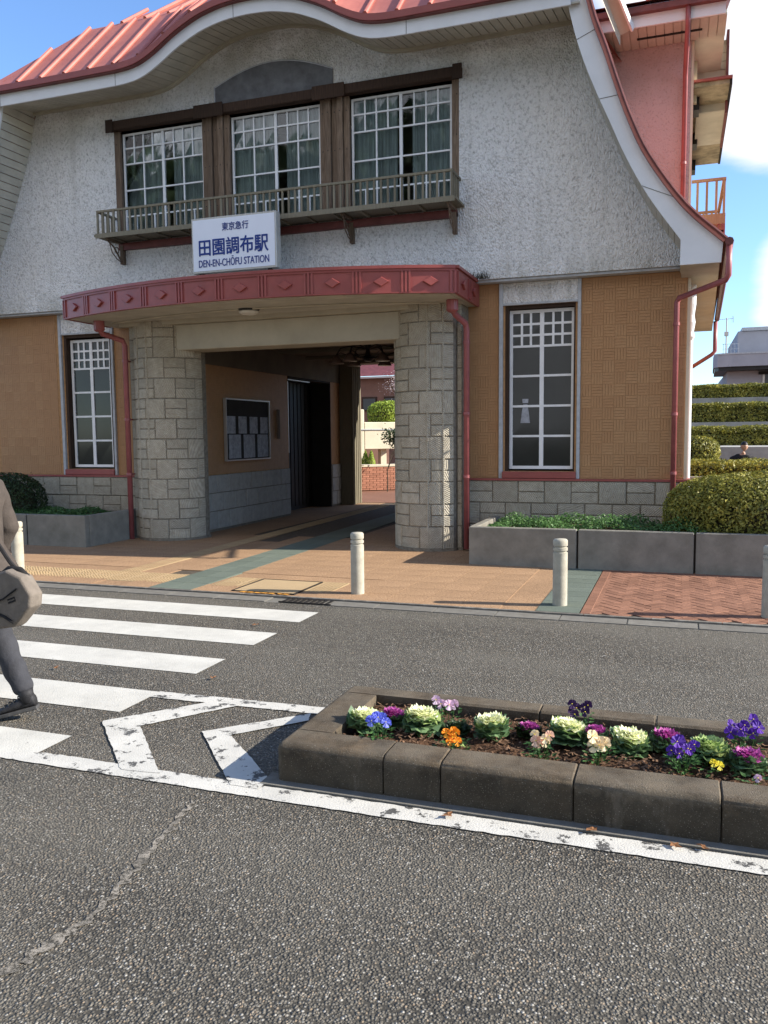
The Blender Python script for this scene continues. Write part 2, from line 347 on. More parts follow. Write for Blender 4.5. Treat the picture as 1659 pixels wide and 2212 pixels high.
M['kale_cream'] = leafm('kale_cream_leaf', ((.70,.74,.36),(.85,.86,.55),(.93,.92,.74)))
M['kale_green'] = leafm('kale_lime_leaf', ((.22,.36,.10),(.40,.52,.18),(.60,.66,.30)))
M['kale_mag'] = leafm('kale_magenta_leaf', ((.25,.03,.17),(.45,.07,.32),(.62,.22,.48)))
M['blossom'] = leafm('pale_blossom', ((.35,.28,.28),(.5,.42,.42),(.62,.55,.55)))
for n_, cs in {'p_blue': ((.06,.08,.50),(.15,.19,.72),(.35,.38,.85)), 'p_orange': ((.75,.16,.01),(.85,.27,.01),(.90,.42,.03)),
               'p_peach': ((.72,.36,.22),(.80,.50,.36),(.85,.66,.45)), 'p_cream': ((.80,.58,.30),(.86,.70,.44),(.88,.80,.55)),
               'p_violet': ((.035,.012,.16),(.08,.02,.30),(.15,.03,.42)), 'p_dark': ((.012,.004,.03),(.03,.008,.06),(.05,.012,.09)),
               'p_pink': ((.55,.25,.45),(.70,.48,.62),(.82,.70,.78)), 'p_yellow': ((.80,.62,.03),(.85,.72,.05),(.88,.78,.2))}.items(): M[n_] = leafm(n_, cs, .6)
M['core'] = simple('hedge_twigs', (.035,.03,.016), .95, .3, 20)
M['bark'] = simple('bark', (.09,.07,.05), .95, .3, 12, .01)
M['deadleaf'] = simple('dead_leaf', (.24,.11,.045), .8, .35, 30)
M['yellowpaint'] = simple('yellow_mark', (.65,.30,.05), .8, .25, 40)
M['coat'] = simple('taupe_coat', (.062,.05,.042), .9, .15, 14, .004, bscale=60)
M['trousers'] = simple('grey_trousers', (.038,.039,.045), .9, .2, 8, .005, bscale=30)
M['bag'] = simple('taupe_bag_canvas', (.165,.14,.115), .85, .12, 20, .003, bscale=120)
M['blackcloth'] = simple('black_cloth', (.015,.014,.014), .85, .2, 20)
M['shoe'] = simple('black_shoe', (.02,.02,.022), .6, .3, 40, .002)
M['sole'] = simple('shoe_sole', (.05,.05,.05), .7, .2, 20)
M['skin'] = simple('skin', (.48,.28,.19), .5, .06, 10)
M['hair'] = simple('black_hair', (.012,.01,.01), .5, .2, 40)

WORLD = set()
_old_link = link_mesh
def link_mesh(name, me, mat, parent=None, loc=None, rz=0):
    o = _old_link(name, me, mat, parent, loc, rz)
    if parent is not None and parent.name in WORLD: o.matrix_parent_inverse = Matrix.Translation(-parent.location)
    return o
def wthing(name, label, cat, loc, group=None):                   # a thing whose parts are given in world coordinates
    o = thing(name, label, cat, loc, 0, group); WORLD.add(o.name); return o
def struct(o): o['kind'] = 'structure'; return o
def sheet(name, mat, poly, z, parent=None, kind='structure'):
    me = bpy.data.meshes.new(name); me.from_pydata([(x, y, z) for x, y in poly], [], [tuple(range(len(poly)))]); me.update()
    o = link_mesh(name, me, mat, parent)
    if kind and not parent: o['kind'] = kind
    return o
def rect(x0, x1, y0, y1): return [(x0,y0),(x1,y0),(x1,y1),(x0,y1)]

# ================================================================== SETTING
sheet('ground', M['joint'], rect(-500, 500, -300, 700), -.03)
road = sheet('road', M['asphalt'], rect(-40, 40, -16, 7.56), 0)
for y0, y1 in ((6.79,7.23),(5.92,6.35),(5.06,5.47),(4.19,4.615),(3.40,3.756)):
    sheet('crosswalk_stripe', M['paint'], [(-7.3,y0),(-3.24,y0),(-3.24,y1),(-7.3,y1)], .004, road)
def jag(poly, n=9, a=.004):                                     # worn, uneven edges
    out = []
    for i, p in enumerate(poly):
        q = poly[(i+1) % len(poly)]; L = math.dist(p, q); k = max(2, int(L*n*3))
        for j in range(k):
            t = j/k; out.append((p[0]+(q[0]-p[0])*t+random.uniform(-a, a), p[1]+(q[1]-p[1])*t+random.uniform(-a, a)))
    return out
for poly in ([(-3.6,3.37),(-1.9,3.355),(6,3.36),(6,3.475),(-1.9,3.485),(-3.2,3.50)], [(-3.24,4.50),(-1.86,4.53),(-1.86,4.66),(-3.24,4.62)]):
    sheet('median_edge_line', M['paint_worn'], jag(poly), .006, road)
for poly in ([(-3.23,4.01),(-2.66,3.43),(-2.44,3.45),(-2.96,4.01),(-2.58,4.53),(-2.80,4.53)], [(-2.56,4.04),(-2.03,3.44),(-1.875,3.44),(-1.875,3.56),(-2.37,4.04),(-2.05,4.40),(-2.09,4.52)]):
    sheet('chevron_marking', M['paint_worn'], jag(poly, 9, .0035), .008, road)
cr = [(-2.13,3.30,.006),(-2.10,3.193,.012),(-2.08,3.09,.016),(-2.05,2.97,.018),(-2.03,2.80,.022),(-1.994,2.659,.026),(-1.97,2.50,.018),(-1.93,2.33,.012),(-1.95,2.2,.022),(-1.962,2.101,.026),(-1.99,2.0,.03),(-2.03,1.90,.034),(-2.1,1.75,.03),(-2.2,1.5,.03)]
L_, R_ = [], []
for i in range(len(cr)-1):
    for j in range(5):
        t = j/5; x, y, w_ = [cr[i][k]*(1-t)+cr[i+1][k]*t for k in range(3)]
        dx_ = .012*sin(i*5+j*1.9)+random.uniform(-.006,.006); L_.append((x+dx_-w_*random.uniform(.3,1.4), y)); R_.append((x+dx_+w_*random.uniform(.3,1.4), y+random.uniform(-.01,.01)))
m_ = MB(); n_ = len(L_); m_.add([(x,y,.0035) for x,y in L_]+[(x,y,.0035) for x,y in R_], [(i, i+1, n_+i+1, n_+i) for i in range(n_-1)])
m_.build('crack_repair', M['crack'], road)
# gutter, kerb, pavement
gut = box('gutter', M['gutter'], -40, 40, 7.565, 7.78, -.02, -.001); struct(gut)
gm = MB(); gm.box(.006, .594, 7.568, 7.778, -.01, .006); gme = gm.mesh('gutter_block')
kerb = box('kerb', M['gutter'], -40, 40, 7.782, 7.828, -.02, .008); struct(kerb)
km = MB(); km.box(.004,.596,7.784,7.827,0,.0215); kme = km.mesh('kerb_stone')
for i in range(24):
    x = -12.4+i*.6
    if abs(x+4.0) > .25: link_mesh('gutter_block', gme, M['gutter'], gut, (x,0,0))
    link_mesh('kerb_stone', kme, M['kerb'], kerb, (x+.2,0,0))
gr = thing('drain_grate', 'dark slotted drain grate set in the roadside gutter', 'drain', (-3.55,7.68,.003))
for k in range(9): box('bar', M['iron'], -.26+k*.06, -.235+k*.06, -.10, .10, 0, .012, gr)
box('grate_frame', M['iron'], -.29, .29, -.115, -.10, 0, .012, gr)
pav = box('pavement', M['joint'], -40, 40, 7.83, 19.6, -.02, .038); struct(pav); pav.location.z = -.03
sl = MB(); sl.box(.002, .398, .002, .398, 0, .05); slme = sl.mesh('paving_slab')
def skewx(y): return -5.32-(y-7.9)*.05
gs = 0
for i in range(-30, -3):
    for j in range(0, 12):
        x, y = i*.4, 7.83+j*.4
        if y > 12.6 or x < -12 or x > -1.3: continue
        if -5.9 < x < -5.2 or (7.8 < y-.2 < 8.5 and x < -3.5) or (-6.75 <= x < -6.3): continue
        if x > -1.65: continue
        if -4.7 < x < -3.7 and y < 8.5: continue
        link_mesh('paving_slab', slme, M['paver'], pav, (x, y, 0))
box('paving_field', M['paver'], -12.0, -5.95, 7.832, 11.9, .03, .0455, pav); box('paving_field', M['paver'], -5.05, -1.256, 7.832, 19.58, .03, .0455, pav)
box('paving_field', M['paver'], -12, -6.9, 11.9, 19.58, .03, .044, pav)
for k in range(29):                                            # green guide strip running into the passage
    y = 7.835+k*.4; x = -5.6-.008*k
    box('guide_slab', M['paver_green'], x, x+.27, y, y+.394, .03, .052, pav); box('guide_slab', M['paver_green'], x+.276, x+.546, y, y+.394, .03, .052, pav)
for k in range(11): box('guide_slab', M['paver_green'], -1.252, -.848, 7.835+k*.27, 8.10+k*.27, .03, .052, pav)
tm = MB(); tm.box(.003,.297,.003,.297,0,.049)
for a in range(6):
    for b in range(6): tm.box(.03+a*.045,.055+a*.045,.03+b*.045,.055+b*.045,.049,.054)
tme = tm.mesh('tactile_tile')
for i in range(29):
    x = -12.2+i*.3
    if -5.7 < x < -5.2: continue
    for y in (8.12, 8.42): link_mesh('tactile_tile', tme, M['paver_beige'], pav, (x,y,0))
for j in range(34): link_mesh('tactile_tile', tme, M['paver_beige'], pav, (-6.66-.006*j, 8.74+j*.3, 0))
mh = thing('utility_cover', 'square paved utility cover with dark metal rim near the kerb', 'manhole cover', (-4.2,8.28,.022))
box('lid', M['paver_beige'], -.36,.36,-.36,.36,-.01,.006, mh)
for a in ((-.38,.38,-.38,-.365),(-.38,.38,.365,.38),(-.38,-.365,-.365,.365),(.365,.38,-.365,.365)): box('rim', M['iron'], *a, -.01, .009, mh)
for k in range(7):
    x = -4.45+k*.085; o = sheet('yellow_mark', M['yellowpaint'], [(x+random.uniform(-.02,.02), 7.85+random.uniform(0,.02)),(x+.06,7.855),(x+.07,7.90),(x+.02,7.925+random.uniform(0,.02))], .0565, pav)
# herringbone bricks
bk = MB(); bk.box(-.098,.098,-.048,.048,0,.05); bkm = bk.build('brick', M['brick_pave'], None, .004).data
bpy.data.objects.remove(bpy.data.objects['brick'])
bed = box('brick_bed', M['joint'], -.842, 12, 7.832, 10.72, .03, .0405, pav)
nb = 0; far = MB()
def herring(x0, x1, y0, y1):
    s = .1; out = []
    nx, ny = int((x1-x0)/s)+4, int((y1-y0)/s)+4
    for r in range(-2, ny):
        for c in range(-2, nx):
            k = (c-r) % 4
            if k == 0: out.append((x0+c*s+s, y0+r*s+s/2, 0))
            elif k == 2: out.append((x0+(c+1)*s+s/2-s*1.0+s*0, y0+r*s-0*s+s*0, 1)) if False else None
            if (c-r) % 4 == 2: out.append((x0+c*s+s/2, y0+(r)*s+0*s, 1))
    return out
for (x, y, v) in herring(-3.5, 3.5, -3.5, 3.5):
    c_ = sqrt(.5); X, Y = 1.2+(x-y)*c_, 9.2+(x+y)*c_
    if X < -.78 or Y < 7.87 or Y > 10.6 or X > 4: continue
    if X < 1.25: link_mesh('brick', bkm, M['brick_pave'], bed, (X, Y, random.uniform(-.002,.002)), pi/4+(pi/2 if v else 0))
    else: 
        a_ = pi/4+(pi/2 if v else 0); far.obox((X,Y,.025), Vector((cos(a_),sin(a_),0))*.098, Vector((-sin(a_),cos(a_),0))*.048, (0,0,.025))
o = far.build('brick_field', M['brick_pave'], bed); o['kind'] = 'stuff'
for k in range(13): link_mesh('brick', bkm, M['brick_pave'], bed, (-.79, 7.94+k*.2, .004), pi/2)
plaza = box('rear_plaza', M['brick_pave'], -30, 30, 19.602, 60, -.02, .02); struct(plaza)

# ------------------------------------------------------------------ median with flower bed
med = wthing('median_planter', 'low weathered concrete kerb box with dark soil full of winter flowers in the road', 'planter', (-.5,4.05,0))
def kblock(x0, x1, y0, y1, outer, h=.20, r=.038):
    g = .0022; c = .006
    if 'w' not in outer:
        f = (lambda t: y0+t) if 's' in outer else (lambda t: y1-t); W_ = y1-y0; n = 9
        prof = [(0,-.01),(0,h-r)]+[(r-r*cos(t), h-r+r*sin(t)) for t in np.linspace(.17, pi/2, n)]+[(W_-.012,h),(W_,h-.012),(W_,-.01)]
        m_ = MB(); k = len(prof); rings = []
        for x, q in ((x0+g,c),(x0+g+c,0),((x0+x1)/2,0),(x1-g-c,0),(x1-g,c)):
            rings += [(x+random.uniform(-.0008,.0008), f(min(max(t,q),W_-q)), z-(q if z > .1 else 0)+random.uniform(-.0006,.0006)) for t, z in prof]
        m_.add(rings, [(i*k+j,(i+1)*k+j,(i+1)*k+j+1,i*k+j+1) for i in range(4) for j in range(k-1)]+[tuple(range(k)), tuple(4*k+j for j in range(k))])
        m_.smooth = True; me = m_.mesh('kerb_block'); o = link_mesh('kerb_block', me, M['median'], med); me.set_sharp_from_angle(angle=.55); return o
    me = bpy.data.meshes.new('kerb_block'); bm = bmesh.new()
    m_ = MB(); m_.box(x0, x1-g, y0+(0 if 's' in outer else g), y1-(0 if 'n' in outer else g), -.01, h)
    tmp = m_.mesh('t'); bm.from_mesh(tmp); ed = []
    for e in bm.edges:
        a, b = e.verts[0].co, e.verts[1].co; mid = (a+b)/2
        top = a.z > h-.01 and b.z > h-.01
        if top and ('s' in outer and abs(mid.y-y0) < 1e-4 or 'n' in outer and abs(mid.y-y1) < 1e-4 or abs(mid.x-x0) < 1e-4): ed.append(e)
        if abs(a.z-b.z) > .1 and abs(a.x-x0) < 1e-4 and ('s' in outer and abs(a.y-y0) < 1e-4 or 'n' in outer and abs(a.y-y1) < 1e-4): ed.append(e)
    bmesh.ops.bevel(bm, geom=ed, offset=r, segments=7, profile=.5, affect='EDGES', clamp_overlap=True)
    bm.to_mesh(me); bm.free(); bpy.data.meshes.remove(tmp)
    for p in me.polygons: p.use_smooth = True
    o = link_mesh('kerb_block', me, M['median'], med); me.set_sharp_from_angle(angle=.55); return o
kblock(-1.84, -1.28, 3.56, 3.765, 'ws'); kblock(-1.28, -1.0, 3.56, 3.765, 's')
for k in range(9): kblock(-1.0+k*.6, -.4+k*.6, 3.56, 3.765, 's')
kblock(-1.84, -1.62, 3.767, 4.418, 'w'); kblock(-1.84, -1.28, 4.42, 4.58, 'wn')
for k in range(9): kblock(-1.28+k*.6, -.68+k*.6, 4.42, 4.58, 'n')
box('footing', M['gutter'], -1.9, 4.4, 3.50, 3.64, -.01, .0095, med)
# soil with a rough surface
nx, ny = 150, 24; xs = np.linspace(-1.63, 4.3, nx); ys = np.linspace(3.76, 4.43, ny)
vs = []; 
for y in ys:
    for x in xs: vs.append((x, y, .135+.018*sin(x*9+y*4)*cos(y*13+x*3)+random.uniform(-.012,.014)))
me = bpy.data.meshes.new('soil'); me.from_pydata(vs, [], [(j*nx+i, j*nx+i+1, (j+1)*nx+i+1, (j+1)*nx+i) for j in range(ny-1) for i in range(nx-1)])
link_mesh('soil', me, M['soil'], med)
ch = MB()
for i in range(2600):
    x, y = random.uniform(-1.6, 1.0), random.uniform(3.78, 4.41); a = random.uniform(0, pi); l = random.uniform(.004,.014); w_ = l*.45
    z = .15+.018*sin(x*9+y*4)*cos(y*13+x*3)+random.uniform(-.004,.012); ux, uy = cos(a)*l, sin(a)*l; t = random.uniform(-.006,.006)
    ch.add([(x-ux-uy*.4,y-uy+ux*.4,z-t),(x+ux-uy*.4,y+uy+ux*.4,z+t),(x+ux+uy*.4,y+uy-ux*.4,z+t*.6),(x-ux+uy*.4,y-uy-ux*.4,z-t*1.4)], [(0,1,2,3)])
o = ch.build('bark_mulch', M['chips'], med); o['kind'] = 'stuff'

# ================================================================== STATION
ST = wthing('station_building', 'two storey railway station with white stucco gable, red roof and ochre tiled ground floor', 'station', (-5.95,12.1,0))
XC = -5.95
_gp = [(0,7.875),(.36,7.86),(.76,7.775),(1.17,7.60),(1.52,7.385),(1.82,7.25),(2.15,7.218),(3,7.215),(5,7.22)]
GU = np.linspace(0, 5, 60); _p = smooth_pre = np.interp(GU, *zip(*_gp)); GZ = np.convolve(np.pad(_p, 2, 'edge'), [.1,.2,.4,.2,.1], 'valid')
def gz(x):                                                      # eyebrow curve of the front eave at the wall
    return float(np.interp(abs(x-XC), GU, GZ))
SIDE = [(3.9,.0),(4.14,-.03),(4.64,-.42),(5.10,-.686),(5.45,-.875),(5.97,-1.077),(6.47,-1.24),(6.87,-1.40),(7.25,-1.57)]
def smooth_curve(P, n):                                          # Catmull-Rom through P
    out = []
    for i in range(len(P)-1):
        p0, p1, p2, p3 = P[max(i-1,0)], P[i], P[i+1], P[min(i+2,len(P)-1)]
        for k in range(n):
            t = k/n
            out.append(tuple(.5*((2*b)+(-a+c)*t+(2*a-5*b+4*c-d)*t*t+(-a+3*b-3*c+d)*t**3) for a,b,c,d in zip(p0,p1,p2,p3)))
    return out+[P[-1]]
side_f = smooth_curve(SIDE[1:], 4)
def side_top(x):                                                # wall height limit from side flare
    d = x if x > XC else 2*XC-x
    if d > .04: return 4.14
    for (z0, x0), (z1, x1) in zip(side_f, side_f[1:]):
        if x1 <= d-.07 <= x0: return z0+(z1-z0)*(x0-d+.07)/(x0-x1+1e-9)
    return 99
def zhi(x): return min(gz(x), side_top(x))
HX0, HX1, HZ0, HZ1 = -8.86, -3.03, 4.95, 6.80
def wall_strip(mb, xs, zl, zh, y0=11.9, y1=12.1):
    for a, b in zip(xs, xs[1:]):
        mb.add([(a,y0,zl(a)),(b,y0,zl(b)),(b,y1,zl(b)),(a,y1,zl(a)),(a,y0,zh(a)),(b,y0,zh(b)),(b,y1,zh(b)),(a,y1,zh(a))],
               [(0,3,2,1),(4,5,6,7),(0,1,5,4),(2,3,7,6)])
xs = sorted(set([round(v,3) for v in np.linspace(-11.9, 0, 96)]+[HX0, HX1]))
w_ = MB()
wall_strip(w_, [x for x in xs if x <= HX0], lambda x: 3.9, zhi); wall_strip(w_, [x for x in xs if x >= HX1], lambda x: 3.9, zhi)
mid = [x for x in xs if HX0 <= x <= HX1]; wall_strip(w_, mid, lambda x: 3.9, lambda x: HZ0); wall_strip(w_, mid, lambda x: HZ1, zhi)
w_.box(-.003, 0, 11.9, 12.1, 3.9, 4.14); w_.build('stucco_wall', M['stucco'], ST)
box('drip_course', M['greytrim'], -11.9, .0, 11.93, 12.1, 3.86, 3.897, ST, .006)
# arched grey panel above the window band
arc = [(-6.95, 6.85)]+[(-6.95+2.0*t, 7.12+.33*sin(pi*(.08+.84*t))-.08) for t in np.linspace(0, 1, 17)]+[(-4.95, 6.85)]
m_ = MB(); m_.prism(arc, 'y', 11.885, 11.91); ap = m_.build('arch_panel', M['greypanel'], ST)
m_ = MB(); m_.tube([(x, 11.886, z) for x, z in arc[1:-1]], .011, 6); m_.tube([(-6.95,11.886,6.86),(-6.95,11.886,7.13)], .011, 6); m_.build('panel_edging', M['greytrim'], ap)
# eave: cream soffit boards, white fascia, dark gutter
sof = box('eave_soffit', M['cream'], -10.6, -10.3, 11.82, 11.897, 7.235, 7.24, ST)
YE = 11.12; DE = .16
def board(xa, xb, parent):
    g = .006; m_ = MB(); za, zb = gz(xa+g), gz(xb-g)
    m_.add([(xa+g,YE,za-DE),(xb-g,YE,zb-DE),(xb-g,11.9,zb),(xa+g,11.9,za),(xa+g,YE,za-DE+.02),(xb-g,YE,zb-DE+.02),(xb-g,11.9,zb+.02),(xa+g,11.9,za+.02)],
           [(0,3,2,1),(4,5,6,7),(0,1,5,4),(1,2,6,5),(2,3,7,6),(3,0,4,7)]); m_.build('soffit_board', M['cream'], parent)
x = -10.60
while x < -1.36: board(x, x+.118, sof); x += .118
XE = [-10.66+i*(9.27)/90 for i in range(91)]
def ribbon(name, mat, y0, y1, dz0, dz1, parent, xs_=XE, zf=gz):
    m_ = MB(); n_ = len(xs_); vs = []
    for x in xs_: z = zf(x); vs += [(x,y0,z+dz0),(x,y1,z+dz0),(x,y1,z+dz1),(x,y0,z+dz1)]
    fs = [(4*i+k, 4*i+(k+1)%4, 4*i+4+(k+1)%4, 4*i+4+k) for i in range(n_-1) for k in range(4)]+[(0,1,2,3),(4*n_-1,4*n_-2,4*n_-3,4*n_-4)]
    m_.add(vs, fs); return m_.build(name, mat, parent)
ribbon('backing', M['dark'], YE+.01, 11.88, .05, .06, sof)
ribbon('soffit_moulding', M['cream2'], 11.85, 11.897, -.055, -.002, sof)
fas = ribbon('eave_fascia', M['white'], YE-.03, YE-.002, -.02-DE, .18-DE, ST)
for x in (-10.42,-8.2,-6.15,-3.55): box('fascia_joint', M['dark'], x, x+.006, YE-.0325, YE-.0295, gz(x)-.02-DE, gz(x)+.18-DE, fas)
gu = ribbon('eave_gutter', M['darkred'], YE-.10, YE-.032, .155-DE, .24-DE, ST); ribbon('gutter_lip', M['red'], YE-.115, YE-.10, .17-DE, .26-DE, gu)
# lower front roof slope: rises at 45 degrees, hip on the left and right
roof = ribbon('backing', M['roof'], YE-.08, YE+.04, .242-DE, .252-DE, ST); roof.name = 'roof'
YB = 12.28; SL = 1.03
def hipY(x): return 99 if False else min(YB, YE+max(0, (x+10.66))*1.1) if x < XC else min(YB, YE+max(0, (-1.43-x))*1.25)
def rz_(x, y): return gz(x)*(1-min(1,(y-YE)/2.6))+7.22*min(1,(y-YE)/2.6)+.252-DE+(y-YE+.08)*SL
m_ = MB()
for a, b in zip(XE, XE[1:]):
    n_ = 6; A, B = hipY(a), hipY(b)
    for k in range(n_):
        t0, t1 = k/n_, (k+1)/n_; Y0 = YE-.08
        ya0, ya1, yb0, yb1 = Y0+(A-Y0)*t0, Y0+(A-Y0)*t1, Y0+(B-Y0)*t0, Y0+(B-Y0)*t1
        m_.add([(a,ya0,rz_(a,ya0)),(b,yb0,rz_(b,yb0)),(b,yb1,rz_(b,yb1)),(a,ya1,rz_(a,ya1))], [(0,1,2,3)])
m_.build('lower_slope', M['roof'], roof)
for k in range(20):
    x = -10.0+k*.453
    if x > -1.6: break
    pts = [(x, YE-.09+(hipY(x)-YE+.09)*t, rz_(x, YE-.09+(hipY(x)-YE+.09)*t)+.026) for t in np.linspace(0,1,7)]
    m_ = MB(); m_.tube(pts, .032, 8); m_.build('roof_rib', M['roof'], roof)
# upper tier and hip slopes (steeper, set back)
zt = rz_(XC-3, YB)
m_ = MB()
m_.add([(-9.25,YB,zt-.03),(-2.65,YB,zt-.03),(-4.2,15.0,zt+1.9),(-7.7,15.0,zt+1.9),(-10.42,YE+.05,7.45),(-11.95,19.4,7.45),(-8.6,17,zt+1.9),(-1.48,YE+.05,7.45),(.05,19.4,7.45),(-3.3,17,zt+1.9)],
      [(0,1,2,3),(0,3,6,5,4),(1,7,8,9,2),(3,2,9,6),(5,6,9,8)])
m_.build('upper_slope', M['roof'], roof)
for k in range(14):
    x = -8.9+k*.453; t = 1-abs(x-XC)/3.3; y1_ = YB+(15-YB)*min(1, t*2.1+.05)
    m_ = MB(); m_.tube([(x,YB,zt),(x,y1_,zt+1.9*(y1_-YB)/(15-YB)+.03)], .036, 6); m_.build('roof_rib', M['roof'], roof)
# flared verge on both sides: white bargeboard, cream soffit boards, red edge; side roof behind
def lin4(a, b): return [(a[0]+(b[0]-a[0])*k/4, a[1]+(b[1]-a[1])*k/4) for k in range(4)]
INN = lin4((-.03,3.77),(-.03,4.08))+smooth_curve([(-.03,4.08),(-.42,4.64),(-.70,5.15),(-.90,5.60),(-1.07,5.98),(-1.22,6.35),(-1.35,6.75),(-1.46,7.2),(-1.50,7.36)], 4)
OUT = lin4((.445,3.77),(.461,4.0))+smooth_curve([(.461,4.0),(-.015,4.457),(-.45,5.08),(-.68,5.56),(-.85,6.02),(-1.0,6.469),(-1.132,6.822),(-1.24,7.2),(-1.28,7.36)], 4)
for sgn in (1, -1):
    fx = (lambda v: v) if sgn == 1 else (lambda v: 2*XC-v)
    m_ = MB(); n_ = len(INN); vs = []
    for (xi, zi), (xo, zo) in zip(INN, OUT): vs += [(fx(xi),11.18,zi),(fx(xo),11.18,zo),(fx(xo),11.215,zo),(fx(xi),11.215,zi)]
    m_.add(vs, [(4*i+k, 4*i+(k+1)%4, 4*i+4+(k+1)%4, 4*i+4+k) for i in range(n_-1) for k in range(4)]+[(0,1,2,3),(4*n_-1,4*n_-2,4*n_-3,4*n_-4)])
    bb = m_.build('bargeboard', M['white'], ST)
    for k in (9, 19, 27):
        a, b = Vector((fx(INN[k][0]), 11.178, INN[k][1])), Vector((fx(OUT[k][0]), 11.178, OUT[k][1])); m_ = MB(); m_.bar(a, b, .006, .006); m_.build('board_joint', M['gutter'], bb)
    vp = box('verge_soffit', M['cream'], min(fx(-.03),fx(-.02)), max(fx(-.03),fx(-.02)), 11.22, 11.88, 3.80, 4.1, ST)
    # boards along the curve, about 0.12 m each
    L_ = [0]
    for (a, b) in zip(INN, INN[1:]): L_.append(L_[-1]+math.dist(a, b))
    def at(s):
        for i in range(len(L_)-1):
            if L_[i+1] >= s: t = (s-L_[i])/(L_[i+1]-L_[i]+1e-9); return INN[i][0]*(1-t)+INN[i+1][0]*t, INN[i][1]*(1-t)+INN[i+1][1]*t
        return INN[-1]
    s_ = .05
    while s_ < L_[-1]-.1:
        a, b = at(s_+.005), at(s_+.125); m_ = MB(); d = (Vector((b[0],0,b[1]))-Vector((a[0],0,a[1]))).normalized(); nrm = Vector((d.z,0,-d.x))*.012
        A_, B_ = Vector((fx(a[0]),0,a[1])), Vector((fx(b[0]),0,b[1])); nn = Vector((nrm.x*sgn,0,nrm.z))
        m_.add([A_+Vector((0,11.216,0)),B_+Vector((0,11.216,0)),B_+Vector((0,11.898,0)),A_+Vector((0,11.898,0)),
                A_+nn+Vector((0,11.216,0)),B_+nn+Vector((0,11.216,0)),B_+nn+Vector((0,11.898,0)),A_+nn+Vector((0,11.898,0))], [(0,1,2,3),(4,7,6,5),(0,4,5,1),(1,5,6,2),(2,6,7,3),(3,7,4,0)])
        m_.build('soffit_board', M['cream'], vp); s_ += .13
    # side roof skin (thin, red) from verge back, dark edge trim
    m_ = MB(); vs = []; n_ = len(OUT)
    def off(i, d): 
        a, b = OUT[max(i-1,0)], OUT[min(i+1,n_-1)]; t = Vector((b[0]-a[0], b[1]-a[1])).normalized(); return OUT[i][0]+t.y*d, OUT[i][1]-t.x*d
    for i in range(4, n_):
        for d in (.002, .05): q = off(i, d); vs += [(fx(q[0]),11.12,q[1]),(fx(q[0])+.14*sgn,19.4,q[1])]
    k_ = n_-4
    fs = []
    for i in range(k_-1):
        a = 4*i; b = a+4; fs += [(a,a+1,b+1,b),(a+2,b+2,b+3,a+3),(a,b,b+2,a+2),(a+1,a+3,b+3,b+1)]
    m_.add(vs, fs); sr = m_.build('side_roof', M['roof'], ST)
    m_ = MB(); m_.tube([(fx(off(i,.055)[0]), 11.12, off(i,.055)[1]) for i in range(4, n_)], .022, 6); m_.build('verge_trim', M['darkred'], sr)
    # lower side eave soffit and gutter
    m_ = MB(); m_.add([(fx(-.03),11.22,3.77),(fx(.43),11.22,3.77),(fx(.60),18.6,3.77),(fx(.12),18.6,3.77),(fx(-.03),11.22,3.79),(fx(.43),11.22,3.79),(fx(.60),18.6,3.79),(fx(.12),18.6,3.79)],
        [(0,3,2,1),(4,5,6,7),(0,1,5,4),(1,2,6,5),(2,3,7,6),(3,0,4,7)]); se = m_.build('side_eave', M['cream'], ST)
    m_ = MB(); m_.add([(fx(.432),11.2,3.77),(fx(.45),11.2,4.0),(fx(.62),18.6,4.0),(fx(.602),18.6,3.77)], [(0,1,2,3)]); m_.build('side_fascia', M['cream2'], se)
    m_ = MB(); m_.tube([(fx(.53),11.1,4.0),(fx(.69),18.6,4.0)], .05, 8); m_.build('side_gutter', M['darkred'], se)
# ------------------------------------------------------------------ body, ceilings, rooms
bodyp = box('upper_floor', M['dark'], -11.88, -.02, 12.6, 19.6, 3.92, 4.1, ST)
box('room_back', M['cream2'], -11.0, -1.0, 14.2, 14.3, 4.1, 7.2, ST); box('room_ceiling', M['dark'], -10.4, -1.5, 12.1, 14.2, 7.16, 7.2, ST)
box('passage_ceiling', M['ceil'], -7.8, -3.9, 12.0, 19.6, 3.45, 3.6, ST)
for k in range(5): box('ceiling_rib', M['ceil'], -7.8, -3.9, 12.9+k*1.35, 13.0+k*1.35, 3.38, 3.448, ST)
box('lintel_wall', M['grout'], -11.85, -7.82, 12.13, 19.58, 3.6, 3.9, ST); box('lintel_wall', M['grout'], -3.88, .08, 12.13, 19.58, 3.6, 3.9, ST)
box('lintel_wall', M['cream2'], -7.8, -3.9, 12.1, 19.58, 3.602, 3.9, ST)
# ground floor front wall backing, with openings for the two tall windows
def fwall(x0, x1, z0, z1, mat='grout', y0=12.115, y1=12.35, name='wall_core'): return box(name, M[mat], x0, x1, y0, y1, z0, z1, ST)
RW = (-2.40, -1.40, 1.16, 3.54); LW = (-10.24, -9.26, 1.16, 3.50)
fwall(-2.95, RW[0], .0, 3.9); fwall(RW[1], .07, .0, 3.9); fwall(RW[0], RW[1], 0, RW[2]); fwall(RW[0], RW[1], RW[3], 3.9)
fwall(-11.9, LW[0], .0, 3.9); fwall(LW[1], -8.5, .0, 3.9); fwall(LW[0], LW[1], 0, LW[2]); fwall(LW[0], LW[1], LW[3], 3.9)
for (x0, x1) in ((-3.88,.06),(-11.88,-7.85)):
    box('room_back', M['dark'], x0+.1, x1-.1, 13.6, 13.7, 0, 3.6, ST)
